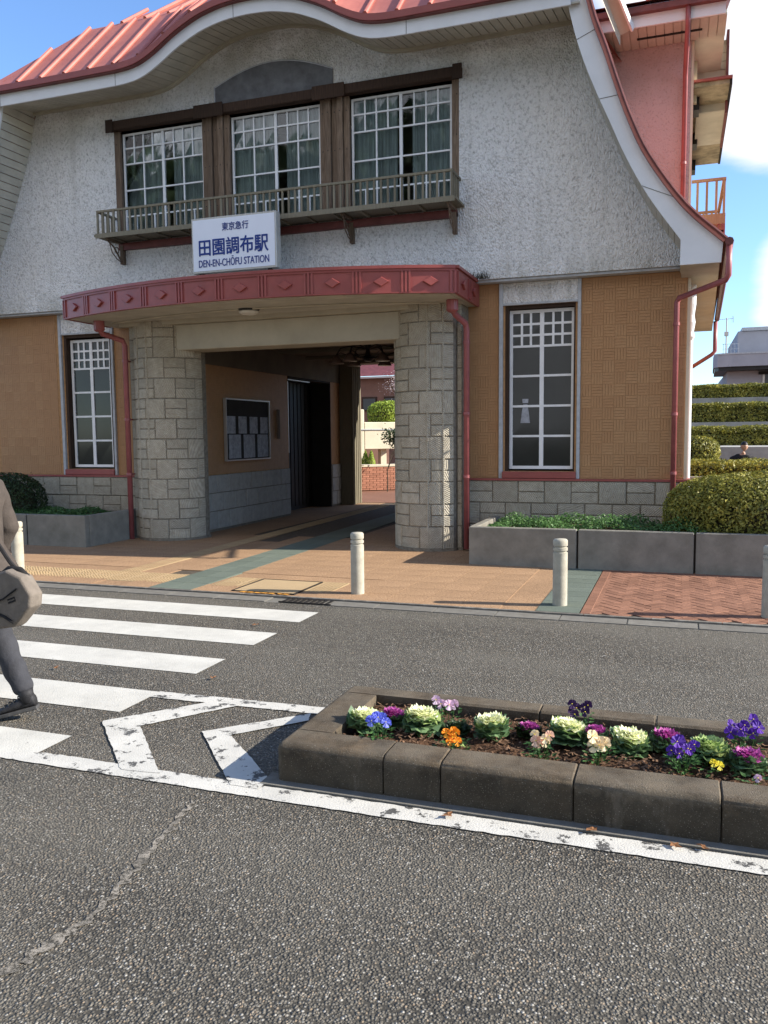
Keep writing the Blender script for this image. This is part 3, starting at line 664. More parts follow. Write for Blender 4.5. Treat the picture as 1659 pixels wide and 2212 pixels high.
# side, rear and passage walls
box('side_wall', M['tile'], .02, .09, 12.36, 18.8, 0, 3.77, ST); box('side_wall', M['tile'], -11.97, -11.9, 12.36, 18.8, 0, 3.77, ST)
for y in (12.75, 14.6, 16.4): 
    m_ = MB(); m_.lathe([(.06,0),(.06,.12),(.04,.16),(.038,3.0),(.06,3.05),(.045,3.12),(.065,3.25),(.05,3.35),(.07,3.5),(.07,3.77)], 14, (.125,y,.0)); m_.smooth = False; m_.build('side_pilaster', M['white'], ST)
box('side_sill', M['red'], .0, .16, 12.12, 12.5, 1.02, 1.06, ST); box('corner_post', M['concrete_lit'], .075, .115, 12.12, 12.34, 1.06, 3.85, ST)
box('rear_wall', M['hallwall'], -11.9, -7.95, 19.3, 19.6, 0, 3.6, ST); box('rear_wall', M['hallwall'], -3.9, .06, 19.3, 19.6, 0, 3.6, ST)
box('passage_wall', M['grout'], -8.0, -7.822, 12.13, 16.05, 0, 3.45, ST); box('passage_wall', M['grout'], -8.0, -7.822, 18.3, 18.9, 0, 3.45, ST)
box('passage_wall', M['hallwall'], -3.9, -3.75, 12.36, 19.3, 0, 3.45, ST)
box('plaster_band', M['ceil'], -7.82, -7.80, 12.36, 19.3, 2.97, 3.448, ST)
dr = box('shutter_door', M['iron'], -8.35, -8.3, 16.05, 18.3, 0, 3.0, ST)
for k in range(11): box('door_slat', M['iron'], -8.3, -8.28, 16.1+k*.2, 16.25+k*.2, 0.1, 2.9, dr)
box('door_reveal', M['dark'], -8.3, -8.0, 16.02, 16.05, 0, 3, ST); box('door_reveal', M['dark'], -8.3, -7.8, 18.27, 18.3, 0, 3, ST); box('door_head', M['dark'], -8.3, -7.8, 16.05, 18.27, 2.93, 2.968, ST)
m_ = MB(); m_.bar((-7.84,16.07,2.86),(-7.84,16.07,1.35), .03); m_.bar((-7.84,16.1,2.9),(-7.84,17.2,2.9), .02); m_.build('door_edge_strip', M['alu'], ST)
pm = MB()
pm.box(-8.0,-7.52,18.9,19.55,0,3.45)
for k in range(5): pm.tube([(-7.50,18.95+k*.12,.02),(-7.50,18.95+k*.12,3.4)], .035, 6)
pm.build('fluted_pier', M['wood_olive'], ST)
# front beam and canopy soffit
box('portal_beam', M['cream2'], -7.72, -3.80, 11.62, 12.12, 3.09, 3.49, ST, .01)
# ------------------------------------------------------------------ tiles: basket weave of three-strip units
def tile_mesh(vert, s=.16):
    m_ = MB(); g = .0012; w3 = s/4
    for k in range(4):
        a, b = k*w3+g, (k+1)*w3-g
        x0, x1, z0, z1 = (a, b, g, s-g) if vert else (g, s-g, a, b)
        y0, yb, e = -.003, 0, .001
        m_.add([(x0,yb,z0),(x1,yb,z0),(x1,yb,z1),(x0,yb,z1),(x0+e,y0,z0+e),(x1-e,y0,z0+e),(x1-e,y0,z1-e),(x0+e,y0,z1-e)], [(4,5,6,7),(0,1,5,4),(1,2,6,5),(2,3,7,6),(3,0,4,7)])
    return m_.mesh('wall_tile')
TV, TH = tile_mesh(True), tile_mesh(False)
ntile = 0; rest = MB()
def tiles(x0, x1, z0, z1, single=True):
    global ntile
    n = max(1, round((x1-x0)/.16)); k = max(1, round((z1-z0)/.16)); sx, sz = (x1-x0)/n/.16, (z1-z0)/k/.16
    for i in range(n):
        for j in range(k):
            me = TV if (i+j) % 2 else TH; x, z = x0+i*.16*sx, z0+j*.16*sz
            if single and ntile < 300:
                ntile += 1; o = link_mesh('wall_tile', me, M['tile'], ST, (x, 12.112, z)); o.scale = (sx, 1, sz)
            else: rest.add([(x+v.co.x*sx, 12.112+v.co.y, z+v.co.z*sz) for v in me.vertices], [tuple(p.vertices) for p in me.polygons])
tiles(-1.33, .07, 1.07, 3.86); tiles(-2.95, -2.50, 1.07, 3.86)
tiles(-11.75, -10.41, 1.07, 3.86, False) if False else tiles(-11.75, -10.41, 1.07, 3.86)
tiles(-9.16, -8.60, 1.07, 3.86)
o = rest.build('wall_tile_field', M['tile'], ST); o['kind'] = 'stuff'
# passage wall tiles (too small to tell apart) with a recessed notice board
pt = MB()
for y0, y1 in ((12.16, 16.03), (18.32, 18.88)):
    n = round((y1-y0)/.16)
    for i in range(n):
        for j in range(12):
            me = TV if (i+j) % 2 else TH; yy = y0+(i)*.16
            pt.add([(-7.822-v.co.y, yy+v.co.x, 1.04+j*.16+v.co.z) for v in me.vertices], [tuple(p.vertices) for p in me.polygons])
o = pt.build('passage_tile_field', M['tile'], ST); o['kind'] = 'stuff'
# ------------------------------------------------------------------ carved stone columns, plinth blocks
def stone_piece(path, s0, s1, z0, z1, proud, parent, mat='stone', g=.006):
    P = [Vector(p) for p in path]; L = [0]
    for a, b in zip(P, P[1:]): L.append(L[-1]+(b-a).length)
    def pos(s):
        s = min(max(s, 0), L[-1]-1e-6)
        for i in range(len(P)-1):
            if L[i+1] >= s:
                t = (s-L[i])/(L[i+1]-L[i]); p = P[i].lerp(P[i+1], t); d = (P[i+1]-P[i]).normalized(); return p, Vector((d.y, -d.x))
    a, b = s0+g, s1-g; n = max(1, int((b-a)/.09)+(1 if b-a > .05 else 0)); e = .008; m_ = MB()
    ss = [a]+[a+e+(b-a-2*e)*k/n for k in range(n+1)]+[b]; zs = [z0+g, z0+g+e, z1-g-e, z1-g]; vs = []
    for i, s in enumerate(ss):
        p, nn = pos(s)
        for j, z in enumerate(zs):
            edge = i in (0, len(ss)-1) or j in (0, 3); q = p+nn*(0 if edge else proud); vs.append((q.x, q.y, z))
    fs = [(i*4+j, (i+1)*4+j, (i+1)*4+j+1, i*4+j+1) for i in range(len(ss)-1) for j in range(3)]
    m_.add(vs, fs); return m_.build('stone_block', M[mat], parent)
def coursing(path, z0, courses, h, parent, mat='stone', cell=.34, start=0, proud=.016, phase=0):
    L = sum(math.dist(a, b) for a, b in zip(path, path[1:])); n = max(1, round(L/cell)); c = L/n
    for r in range(courses):
        edges = [0]+[c*(k+(.5 if (r+phase) % 2 else 0)) for k in range(1 if not (r+phase) % 2 else 0, n)]+[L]
        edges = [e for i, e in enumerate(edges) if i == 0 or e-edges[i-1] > .05]
        for k, (a, b) in enumerate(zip(edges, edges[1:])):
            za = z0+r*h; pr = proud*random.uniform(.6, 1.3)
            if (k+r) % 2 == 0 and mat == 'stone' and b-a > .2: 
                stone_piece(path, a, b, za, za+h/2, pr, parent, mat); stone_piece(path, a, b, za+h/2, za+h, pr*.8, parent, mat)
            else: stone_piece(path, a, b, za, za+h, pr, parent, mat)
def column(cx, mir):
    f = -1 if mir else 1; r = .585; sw = .56 if mir else .505
    prof = [(cx-f*r*1.0, 12.18), (cx-f*r, 12.05)]
    prof += [(cx-f*r*cos(t), 12.05-r*sin(t)) for t in np.linspace(.15, radians(134), 12)]
    prof += [(cx+f*.425, 11.66), (cx+f*.43, 11.72), (cx+f*sw, 11.72), (cx+f*sw, 12.12)]
    if mir: prof = prof[::-1]
    c = MB(); c.prism([(x, y) for x, y in prof], 'z', .0, 3.62); col = c.build('stone_column', M['mortar'], ST)
    if f == 1: path_main = prof[1:14]; sh = [prof[-4], prof[-4+0]]
    P = prof if not mir else prof
    i0, i1 = (1, 14) if not mir else (4, len(prof)-2+1)
    main = prof[1:14] if not mir else prof[4:-1]
    coursing(main, .05, 10, .325, col, phase=0 if mir else 1); coursing(main, 3.30, 1, .29, col, phase=1)
    fl = [(min(cx+f*.43, cx+f*sw), 11.72), (max(cx+f*.43, cx+f*sw), 11.72)]
    for r_ in range(11): stone_piece(fl, 0, sw-.43, .05+r_*.325, min(3.59, .375+r_*.325), .014, col)
    rb = MB()
    for t in (96, 118):
        x, y = cx-f*(r+.006)*cos(radians(t)), 12.05-(r+.006)*sin(radians(t)); rb.tube([(x,y,.05),(x,y,3.58)], .017, 6)
    rb.build('column_rib', M['stone'], col)
    m_ = MB(); m_.prism([(cx+(x-cx)*1.03, 12.05+(y-12.05)*1.05) for x, y in prof], 'z', .0, .06); m_.build('column_foot', M['mortar'], col)
    return col
box('column_trim', M['greytrim'], -2.995, -2.965, 11.98, 12.11, 1.06, 3.86, ST)
column(-3.45, False); column(-8.02, True)
def plinth(x0, x1, y, z0, n, h, name='stone_plinth'):
    p = box(name, M['mortar'], x0, x1, y, 12.12, 0, z0+n*h, ST); coursing([(x0,y),(x1,y)], z0, n, h, p, cell=.37, proud=.02); return p
plinth(-2.95, .09, 12.06, .05, 3, .325); plinth(-11.85, -8.58, 12.06, .05, 3, .325)
pw = box('passage_plinth', M['mortar'], -7.97, -7.80, 12.13, 16.05, 0, 1.02, ST)
coursing([(-7.8,12.2),(-7.8,16.04)], .05, 3, .325, pw, 'stone_flat', .43, proud=.012)
pw = box('passage_plinth', M['mortar'], -7.97, -7.80, 18.3, 18.9, 0, 1.02, ST); coursing([(-7.8,18.32),(-7.8,18.88)], .05, 3, .325, pw, 'stone_flat', .3)
box('sill_band', M['red'], -2.95, .12, 12.03, 12.11, 1.026, 1.056, ST); box('sill_band', M['red'], -11.87, -8.58, 12.03, 12.11, 1.026, 1.056, ST)
# ------------------------------------------------------------------ windows
def window(name, x0, x1, z0, z1, y, xdiv, zrows, glass, fr=.03, mid=.045, mun=.022, label=None):
    """zrows: list of (height fraction, number of columns) from the bottom up"""
    m_ = MB(); m_.box(x0,x0+fr,y,y+.05,z0,z1); m_.box(x1-fr,x1,y,y+.05,z0,z1); m_.box(x0+fr,x1-fr,y,y+.05,z0,z0+fr); m_.box(x0+fr,x1-fr,y,y+.05,z1-fr,z1)
    w = m_.build(name, M['frame'], ST)
    if label: w['label'] = label
    xi0, xi1, zi0, zi1 = x0+fr, x1-fr, z0+fr, z1-fr; xm = (xi0+xi1)/2; H = zi1-zi0
    mm = MB(); mm.box(xm-mid/2, xm+mid/2, y+.004, y+.048, zi0, zi1)
    z = zi0; tot = sum(r[0] for r in zrows)
    for ri, (h, nc) in enumerate(zrows):
        z2 = z+H*h/tot; last = ri == len(zrows)-1
        if not last: mm.box(xi0, xm-mid/2, y+.006, y+.044, z2-mun/2, z2+mun/2); mm.box(xm+mid/2, xi1, y+.006, y+.044, z2-mun/2, z2+mun/2)
        half = nc//2
        for (a, b) in ((xi0, xm-mid/2), (xm+mid/2, xi1)):
            for c in range(half):
                ca, cb = a+(b-a)*c/half, a+(b-a)*(c+1)/half
                pa, pb = ca+(mun/2 if c else 0), cb-(mun/2 if c < half-1 else 0)
                pz0, pz1 = z+(mun/2 if ri else 0), z2-(0 if last else mun/2)
                if c: mm.box(ca-mun/2, ca+mun/2, y+.008, y+.042, pz0, pz1)
                pm = MB(); t = random.uniform(-.0012,.0012); u = random.uniform(-.0012,.0012)
                pm.add([(pa,y+.022+t,pz0),(pb,y+.022-t,pz0),(pb,y+.022+u,pz1),(pa,y+.022,pz1),(pa,y+.027+t,pz0),(pb,y+.027-t,pz0),(pb,y+.027+u,pz1),(pa,y+.027,pz1)],
                    [(0,3,2,1),(4,5,6,7),(0,1,5,4),(1,2,6,5),(2,3,7,6),(3,0,4,7)])
                pm.build('pane', M[glass], w)
        z = z2
    mm.build('muntins', M['frame'], w); return w
UP = [(.205,8),(.25,4),(.25,4),(.15,8),(.12,8)]
for (x0, x1) in ((-8.74,-7.22),(-6.71,-5.19),(-4.69,-3.15)):
    window('upper_window', x0, x1, 4.98, 6.67, 11.965, None, UP, 'glass_clear')
    # pleated curtains drawn to the sides
    for (a, b) in ((x0+.02, x0+.70), (x1-.62, x1-.02)):
        m_ = MB(); n = 36; vs = []
        for i in range(n+1): x = a+(b-a)*i/n; yy = 12.06+.022*sin(i*1.35)+.01*sin(i*.5); vs += [(x,yy,4.96),(x,yy,6.7)]
        m_.add(vs, [(2*i,2*i+2,2*i+3,2*i+1) for i in range(n)]); m_.smooth = True; m_.build('curtain', M['curtain'], ST)
LO = [(.235,2),(.235,2),(.235,2),(.23,2),(.085,6),(.085,6),(.085,6)]
window('tall_window', -2.35, -1.42, 1.19, 3.48, 12.20, None, LO, 'glass_grey', .045, .06, .032)
window('tall_window', -10.17, -9.32, 1.19, 3.42, 12.20, None, LO, 'glass_grey', .045, .06, .032)
for (a, b, t) in ((-2.40,-1.40,3.54),(-10.24,-9.26,3.50)):
    m_ = MB(); m_.box(a,a+.05,12.115,12.30,1.16,t); m_.box(b-.022,b,12.115,12.30,1.16,t); m_.box(a+.05,b-.022,12.115,12.30,t-.05,t); m_.build('window_reveal', M['wood_dark'], ST)
    box('window_sill', M['red'], a-.03, b+.03, 12.04, 12.2, 1.06, 1.155, ST, .006)
    m_ = MB(); m_.box(a-.085,a-.03,12.07,12.12,1.056,3.855); m_.box(b+.03,b+.075,12.07,12.12,1.056,3.855); m_.build('window_pilaster', M['greytrim'], ST, .004)
    box('window_head_panel', M['stucco'], a-.028, b+.028, 12.085, 12.112, t+.03, 3.855, ST); box('window_head_edge', M['greytrim'], a-.028, b+.028, 12.07, 12.11, t+.002, t+.028, ST)
m_ = MB(); m_.prism([(-2.19,1.86),(-2.05,1.86),(-2.07,2.02),(-2.09,2.13),(-2.15,2.13),(-2.17,2.02)], 'y', 12.212, 12.214); m_.prism([(-2.16,2.15),(-2.08,2.15),(-2.075,2.21),(-2.165,2.21)], 'y', 12.212, 12.214)
m_.build('paper_figure', M['paper'], ST)
# timber surround of the upper windows
hd = box('window_header', M['wood_dark'], -8.92, -2.98, 11.80, 11.93, 6.70, 6.84, ST, .008)
for x in (-8.93,-7.27,-5.24,-3.09):
    w2 = .14 if x in (-8.93,-3.09) else .52; box('header_cap', M['wood_dark'], x-.005, x+w2-.01, 11.77, 11.80, 6.66, 6.86, hd, .006)
def planks(x0, x1, n):
    s = (x1-x0)/n
    for k in range(n):
        yy = 11.905 if k % 2 == 0 else 11.87
        p = box('plank', M['wood'], x0+k*s+.004, x0+(k+1)*s-.004, yy, 11.96, 4.96, 6.70, ST, .004)
        for z in (5.35, 5.95, 6.5):
            m_ = MB(); m_.tube([(x0+(k+.5)*s, yy-.004, z),(x0+(k+.5)*s, yy+.005, z)], .009, 6); m_.build('bolt', M['iron'], p)
planks(-8.90,-8.75,1); planks(-7.21,-6.72,5); planks(-5.18,-4.70,5); planks(-3.14,-2.99,1)
# window balcony
bal = box('window_balcony', M['wood_olive'], -8.96, -2.95, 11.42, 11.92, 4.93, 4.965, ST)
box('top_rail', M['wood_olive'], -8.90, -3.00, 11.41, 11.45, 5.30, 5.335, bal, .004)
box('edge_beam', M['wood_olive'], -8.92, -2.97, 11.40, 11.42, 4.90, 4.97, bal)
for xx in (-8.90, -3.035): box('side_rail', M['wood_olive'], xx, xx+.035, 11.45, 11.9, 5.30, 5.335, bal)
bm_ = MB(); bm_.box(-.014,.014,-.014,.014,0,.335); bme = bm_.mesh('baluster')
n = 58
for k in range(n): link_mesh('baluster', bme, M['wood_olive'], bal, (-8.885+k*(5.87/(n-1)), 11.43, 4.965))
for xx in (-8.883,-3.018):
    for k in range(1, 4): link_mesh('baluster', bme, M['wood_olive'], bal, (xx, 11.43+k*.12, 4.965))
for k in range(14): box('joist', M['wood_olive'], -8.7+k*.43, -8.66+k*.43, 11.43, 11.88, 4.90, 4.928, bal)
box('bearer', M['darkred'], -8.80, -3.05, 11.83, 11.898, 4.79, 4.90, bal)
for x in (-8.74,-7.2,-4.66,-3.08):
    br = box('balcony_bracket', M['wood_olive'], x-.03, x+.03, 11.84, 11.897, 4.5, 4.79, bal) if False else None
    m_ = MB(); m_.box(x-.03,x+.03,11.82,11.895,4.56,4.86); m_.bar((x,11.46,4.90),(x,11.86,4.90),.045)
    m_.tube([(x,11.47,4.87),(x,11.62,4.80),(x,11.72,4.70),(x,11.81,4.60)], .014, 6); m_.tube([(x+.0,11.52,4.84),(x,11.58,4.70),(x,11.70,4.62),(x,11.82,4.58)], .009, 5)
    m_.tube([(x,11.70+.05*cos(t),4.76+.05*sin(t)) for t in np.linspace(0,6.28,11)], .008, 5); m_.build('balcony_bracket', M['wood'], bal)
# ------------------------------------------------------------------ canopy
can = box('canopy', M['darkred'], -8.7, -3.2, 11.6, 11.88, 3.86, 3.885, ST)
RAD = 7.97; YCc = 10.14+RAD; XCc = -5.94; A0 = math.asin(3.14/RAD)
def arcp(t, d=0, z=0): a = -A0+2*A0*t; return (XCc+(RAD+d)*sin(a), YCc-(RAD+d)*cos(a), z)
def arcband(name, mat, d0, d1, z0, z1, parent, t0=0, t1=1, n=48):
    m_ = MB(); vs = []
    for k in range(n+1): t = t0+(t1-t0)*k/n; vs += [arcp(t,d0,z0),arcp(t,d1,z0),arcp(t,d1,z1),arcp(t,d0,z1)]
    m_.add(vs, [(4*i+k, 4*i+(k+1)%4, 4*i+4+(k+1)%4, 4*i+4+k) for i in range(n) for k in range(4)]+[(0,1,2,3),(4*n+3,4*n+2,4*n+1,4*n)]); return m_.build(name, mat, parent)
arcband('fascia', M['red'], -.05, 0, 3.55, 3.865, can); arcband('top_flashing', M['red'], -.12, .035, 3.865, 3.905, can); arcband('upper_moulding', M['red'], .0, .018, 3.835, 3.865, can); arcband('lower_moulding', M['red'], .0, .014, 3.55, 3.566, can)
pe = [arcp(0)[:2], arcp(1)[:2]]
ret = []
for (x, y) in pe:
    m_ = MB(); m_.box(x-.02, x+.02, y, 12.1 if x > -6 else 11.9, 3.55, 3.865); m_.box(x-.05, x+.05, y-.01, 11.898, 3.867, 3.905); ret.append(m_.build('side_return', M['red'], can))
def diamond(c, ex, en, parent):
    ez = Vector((0,0,1)); c = Vector(c); a, b = .105, .062
    rim = [c+ex*a, c+ez*b, c-ex*a, c-ez*b]; rim2 = [p+en*.026 for p in rim]; top = [c+(p-c)*.9+en*.032 for p in rim]
    m_ = MB(); m_.add(rim+rim2+top, [(0,1,5,4),(1,2,6,5),(2,3,7,6),(3,0,4,7),(4,5,9,8),(5,6,10,9),(6,7,11,10),(7,4,8,11),(8,9,10,11)]); m_.build('diamond_boss', M['red'], parent)
for k in range(10):
    t = (k+.5)/10; a = -A0+2*A0*t; diamond(arcp(t,.002,3.70), Vector((cos(a),sin(a),0)), Vector((sin(a),-cos(a),0)), can)
for k in range(11):
    for dd in ((-.0075,0,.0075) if 0 < k < 10 else ((0,.009) if k == 0 else (-.009,0))):
        t = min(1,max(0,k/10+dd)); m_ = MB(); a = -A0+2*A0*t; c = Vector(arcp(t,.008,3.70)); m_.obox(c, Vector((cos(a),sin(a),0))*.013, Vector((sin(a),-cos(a),0))*.011, (0,0,.134)); m_.build('fascia_strip', M['red'], can)
for x, y in pe:
    s_ = 1 if x > XC else -1
    for yy in (y+.35, y+.95):
        if yy < 11.8: diamond((x+.022*s_, yy, 3.70), Vector((0,1,0)), Vector((s_,0,0)), can)
    for yy in (y+.03, y+.62, y+.68, y+.74):
        box('fascia_strip', M['red'], x+.02*s_-(.0 if s_ > 0 else .02), x+.02*s_+(.02 if s_ > 0 else 0), yy, yy+.025, 3.566, 3.835, can)
m_ = MB(); pts = [arcp(t,-.05) for t in np.linspace(0,1,40)]; m_.prism([(p[0],p[1]) for p in pts]+[(pe[1][0]-.02,12.1),(pe[0][0]+.02,12.1)], 'z', 3.56, 3.60); cs = m_.build('canopy_soffit', M['cream'], can)
for k in range(17):                                             # boards of the canopy ceiling, shown by proud battens
    y = 10.35+k*.1; hw = sqrt(max(.01, RAD**2-(YCc-y)**2)) if YCc-y < RAD else 0; hw = min(3.05, hw-.12)
    if hw > .3: box('soffit_batten', M['cream'], XCc-hw, XCc+hw, y, y+.088, 3.551, 3.559, cs)
m_ = MB(); m_.tube([arcp(t,-.75,3.54) for t in np.linspace(.02,.98,40)], .015, 6); m_.build('soffit_moulding', M['cream2'], cs)
box('bearer', M['cream2'], -8.6, -3.2, 11.5, 11.62, 3.49, 3.56, ST)
# downpipes
def pipe(name, pts, r, straps):
    m_ = MB(); m_.smooth = True; m_.tube(pts, r, 12); p = m_.build(name, M['pipe'], ST)
    for z, (x, y) in straps:
        q = MB(); q.tube([(x,y,z-.02),(x,y,z+.02)], r+.008, 12); q.box(x-.01,x+.01,y,y+.14,z-.012,z+.012); q.build('pipe_bracket', M['pipe'], p)
    return p
pipe('downpipe', [(-2.98,11.32,3.56),(-2.98,11.32,3.42),(-2.96,11.40,3.36),(-2.87,11.62,3.26),(-2.86,11.65,3.18),(-2.86,11.65,.05)], .043, [(3.0,(-2.86,11.65)),(2.0,(-2.86,11.65)),(1.1,(-2.86,11.65))])
pipe('downpipe', [(-8.72,11.15,3.56),(-8.72,11.15,3.42),(-8.71,11.2,3.36),(-8.58,11.54,3.28),(-8.56,11.57,3.2),(-8.56,11.57,.02)], .043, [(2.95,(-8.56,11.57)),(2.0,(-8.56,11.57)),(1.1,(-8.56,11.57))])
for q in ((-2.98,11.32,3.38),(-8.72,11.15,3.38)): m_ = MB(); m_.lathe([(.05,0),(.085,.03),(.085,.17)], 12, q); m_.build('rain_head', M['pipe'], can)
pipe('downpipe', [(.53,11.15,3.98),(.53,11.15,3.60),(.50,11.17,3.55),(-.03,11.98,3.49),(-.06,12.0,3.43),(-.06,12.0,.55)], .036, [(3.15,(-.06,12.0)),(1.95,(-.06,12.0)),(1.15,(-.06,12.0))])
pipe('downpipe', [(.66,18.5,3.95),(.66,18.5,3.35),(.60,18.5,3.28),(.15,18.6,3.0)], .04, [])
# ------------------------------------------------------------------ rear wing with pink stucco
wing = box('pink_wing_wall', M['pink'], -4.5, .06, 14.0, 19.5, 4.0, 7.75, ST)
box('wing_corner_strip', M['concrete_lit'], .062, .10, 14.01, 19.4, 4.4, 7.7, wing)
ws = box('wing_eave', M['cream'], -2.2, .52, 13.3, 19.5, 7.62, 7.66, ST)
for k in range(22): box('soffit_board', M['cream'], -2.15+k*.122, -2.04+k*.122, 13.31, 13.99, 7.60, 7.618, ws)
box('wing_fascia', M['white'], -2.0, .5, 13.26, 13.298, 7.60, 7.76, ws); box('wing_gutter', M['darkred'], -2.0, .56, 13.16, 13.258, 7.76, 7.84, ws)
box('vent_slot', M['dark'], -.72, .20, 13.62, 13.68, 7.592, 7.599, ws)
m_ = MB(); m_.add([(-2.0,13.15,7.842),(.6,13.15,7.842),(.6,19.5,10.0),(-2.0,19.5,10.0)], [(0,1,2,3)]); m_.add([(-2.0,13.15,7.90),(.6,13.15,7.90),(.6,19.5,10.06),(-2.0,19.5,10.06)], [(0,1,2,3)]); m_.build('wing_roof', M['roof'], ws)
for k in range(6):
    x = -1.9+k*.45; m_ = MB(); m_.tube([(x,13.12,7.92),(x,19.4,10.06)], .04, 6); m_.build('roof_rib', M['roof'], ws)
# valley piece between the two roofs: pale edged red flashing
m_ = MB(); m_.add([(-1.35,11.9,8.3),(-1.22,11.9,8.3),(-.78,13.2,7.55),(-.93,13.2,7.5),(-1.35,11.9,8.1),(-.93,13.2,7.35)], [(0,1,2,3),(0,3,5,4)]); m_.build('valley_board', M['cream'], ws)
m_ = MB(); m_.bar((-1.2,11.9,8.3),(-.76,13.2,7.56),.03,.10); m_.build('valley_flashing', M['white'], ws)
pipe('downpipe', [(.0,13.22,7.8),(.0,13.22,7.5),(-.02,13.85,7.15),(-.02,13.93,7.05),(-.02,13.93,4.2)], .036, [(5.8,(-.02,13.93))])
o = bpy.data.objects.new('side_dormer', None); COL.objects.link(o); o.parent = ST; o.matrix_parent_inverse = Matrix.Translation(-ST.location); dm = o
for k in range(8): box('siding_board', M['cream'], .16, .60, 15.3, 15.33, 6.98+k*.13, 7.10+k*.13, dm)
box('dormer_side', M['concrete_lit'], .10, .158, 14.8, 15.3, 6.98, 8.1, dm); box('dormer_roof', M['darkred'], .60, .64, 15.2, 17, 6.9, 8.2, dm); box('dormer_body', M['cream'], .16, .6, 15.34, 17, 6.98, 8.1, dm)
aw = box('side_awning', M['concrete_old'], .11, .63, 14.5, 18.6, 7.10, 7.16, ST); box('awning_edge', M['red'], .10, .67, 14.45, 18.7, 7.163, 7.20, aw)
box('awning_lip', M['dark'], .63, .67, 14.5, 18.6, 7.08, 7.16, aw)
for y in (14.9, 16.6, 18.2): box('awning_bracket', M['iron'], .11, .2, y, y+.35, 6.9, 7.098, aw)
M['wood_orange'] = wood('orange_timber', (.30,.15,.085), (.46,.27,.17))
sb = box('side_balcony', M['wood_orange'], .11, .62, 14.5, 16.6, 4.98, 5.14, ST)
for yy in (14.5, 16.55): box('rail', M['wood_orange'], .11, .62, yy, yy+.05, 5.65, 5.69, sb)
box('rail', M['wood_orange'], .57, .62, 14.56, 16.54, 5.65, 5.69, sb)
for xx in (.2,.34,.48,.595):
    for yy in (14.5,16.55): box('baluster', M['wood_orange'], xx-.018, xx+.018, yy+.005, yy+.045, 5.14, 5.65, sb)
m_ = MB()
for k in range(4): m_.box(.18+k*.11,.21+k*.11,14.52,14.55,4.45,4.98); m_.box(.14,.60,14.50,14.518,4.52+k*.11,4.55+k*.11)
m_.box(.56,.62,14.5,14.56,4.1,4.98); m_.build('lattice', M['red'], sb)

# ------------------------------------------------------------------ sign, lamps
sg = thing('station_sign', 'white light box sign with blue station name standing on the red canopy', 'sign', (-6.30,11.20,4.165))
m_ = MB(); m_.box(-.71,.71,0,.14,0,.81); m_.build('sign_case', M['signframe'], sg, .006)
box('sign_panel', M['signface'], -.685, .685, -.006, .0, .03, .78, sg); box('sign_foot', M['iron'], -.6,-.55,.02,.1,-.28,0, sg); box('sign_foot', M['iron'], .55,.6,.02,.1,-.28,0, sg)
def text(body, x, z, size, sx=1, off=0, target=None):
    c = bpy.data.curves.new('lettering', 'FONT'); c.body = body; c.align_x = 'CENTER'; c.align_y = 'BOTTOM_BASELINE'; c.size = size; c.offset = off; c.extrude = .002
    o = bpy.data.objects.new('tmp', c); COL.objects.link(o); bpy.context.view_layer.update()
    me = bpy.data.meshes.new_from_object(o); bpy.data.objects.remove(o)
    w = max(v.co.x for v in me.vertices)-min(v.co.x for v in me.vertices); cx_ = (max(v.co.x for v in me.vertices)+min(v.co.x for v in me.vertices))/2
    k = (target/w) if target else sx
    for v in me.vertices: v.co = Vector(((v.co.x-cx_)*k+x, -.009-v.co.z, v.co.y+z))
    me.name = 'lettering'; return me
def bold(me, w):
    vs = [tuple(v.co) for v in me.vertices]; fs = [tuple(p.vertices) for p in me.polygons]; V, F = [], []
    for i, (dx, dz) in enumerate(((0,0),(w,0),(-w,0),(0,w),(0,-w))):
        b = len(V); V += [(x+dx, y-.0004*i, z+dz) for x, y, z in vs]; F += [tuple(b+k for k in f) for f in fs]
    n = bpy.data.meshes.new('lettering'); n.from_pydata(V, [], F); n.update(); return n
link_mesh('lettering', bold(text('東京急行', .04, .605, .125, target=.44), .0012), M['blue'], sg)
link_mesh('lettering', bold(text('田園調布駅', .0, .27, .265, target=1.16), .0042), M['blue'], sg)
link_mesh('lettering', bold(text('DEN-EN-CHŌFU STATION', .0, .085, .15, target=1.18), .001), M['blue'], sg)
cl_ = thing('ceiling_lamp', 'shallow round white lamp under the red canopy soffit', 'lamp', (-5.95,10.98,3.55))
m_ = MB(); m_.lathe([(.12,-.03),(.15,-.02),(.16,.0)], 28); m_.build('base_plate', M['iron'], cl_)
m_ = MB(); m_.smooth = True; m_.lathe([(.02,-.085),(.10,-.075),(.14,-.055),(.15,-.03)], 28); m_.build('lamp_bowl', M['lampglass'], cl_)
cd = thing('chandelier', 'dark iron chandelier with bell shades hanging inside the passage', 'chandelier', (-5.42,14.5,3.38))
m_ = MB(); m_.tube([(0,0,0),(0,0,-.22)], .02, 8); m_.lathe([(.06,-.32),(.11,-.27),(.05,-.2),(.03,-.1),(.08,0)], 12); m_.build('stem', M['iron'], cd)
for k in range(6):
    a = k*pi/3+.3; c_, s_ = cos(a), sin(a); m_ = MB()
    m_.tube([(c_*.05,s_*.05,-.1),(c_*.3,s_*.3,-.04),(c_*.5,s_*.5,-.08),(c_*.58,s_*.58,-.2)], .014, 6); m_.tube([(c_*.05,s_*.05,-.25),(c_*.3,s_*.3,-.24),(c_*.5,s_*.5,-.16),(c_*.58,s_*.58,-.2)], .009, 5); m_.build('arm', M['iron'], cd)
    m_ = MB(); m_.smooth = True; m_.lathe([(.135,-.36),(.12,-.33),(.08,-.26),(.04,-.21)], 14, (c_*.58,s_*.58,0)); m_.build('lamp_shade', M['shade'], cd)
nbd = thing('notice_board', 'dark framed notice board with seven small papers on the passage wall', 'notice board', (-7.80,14.2,1.28))
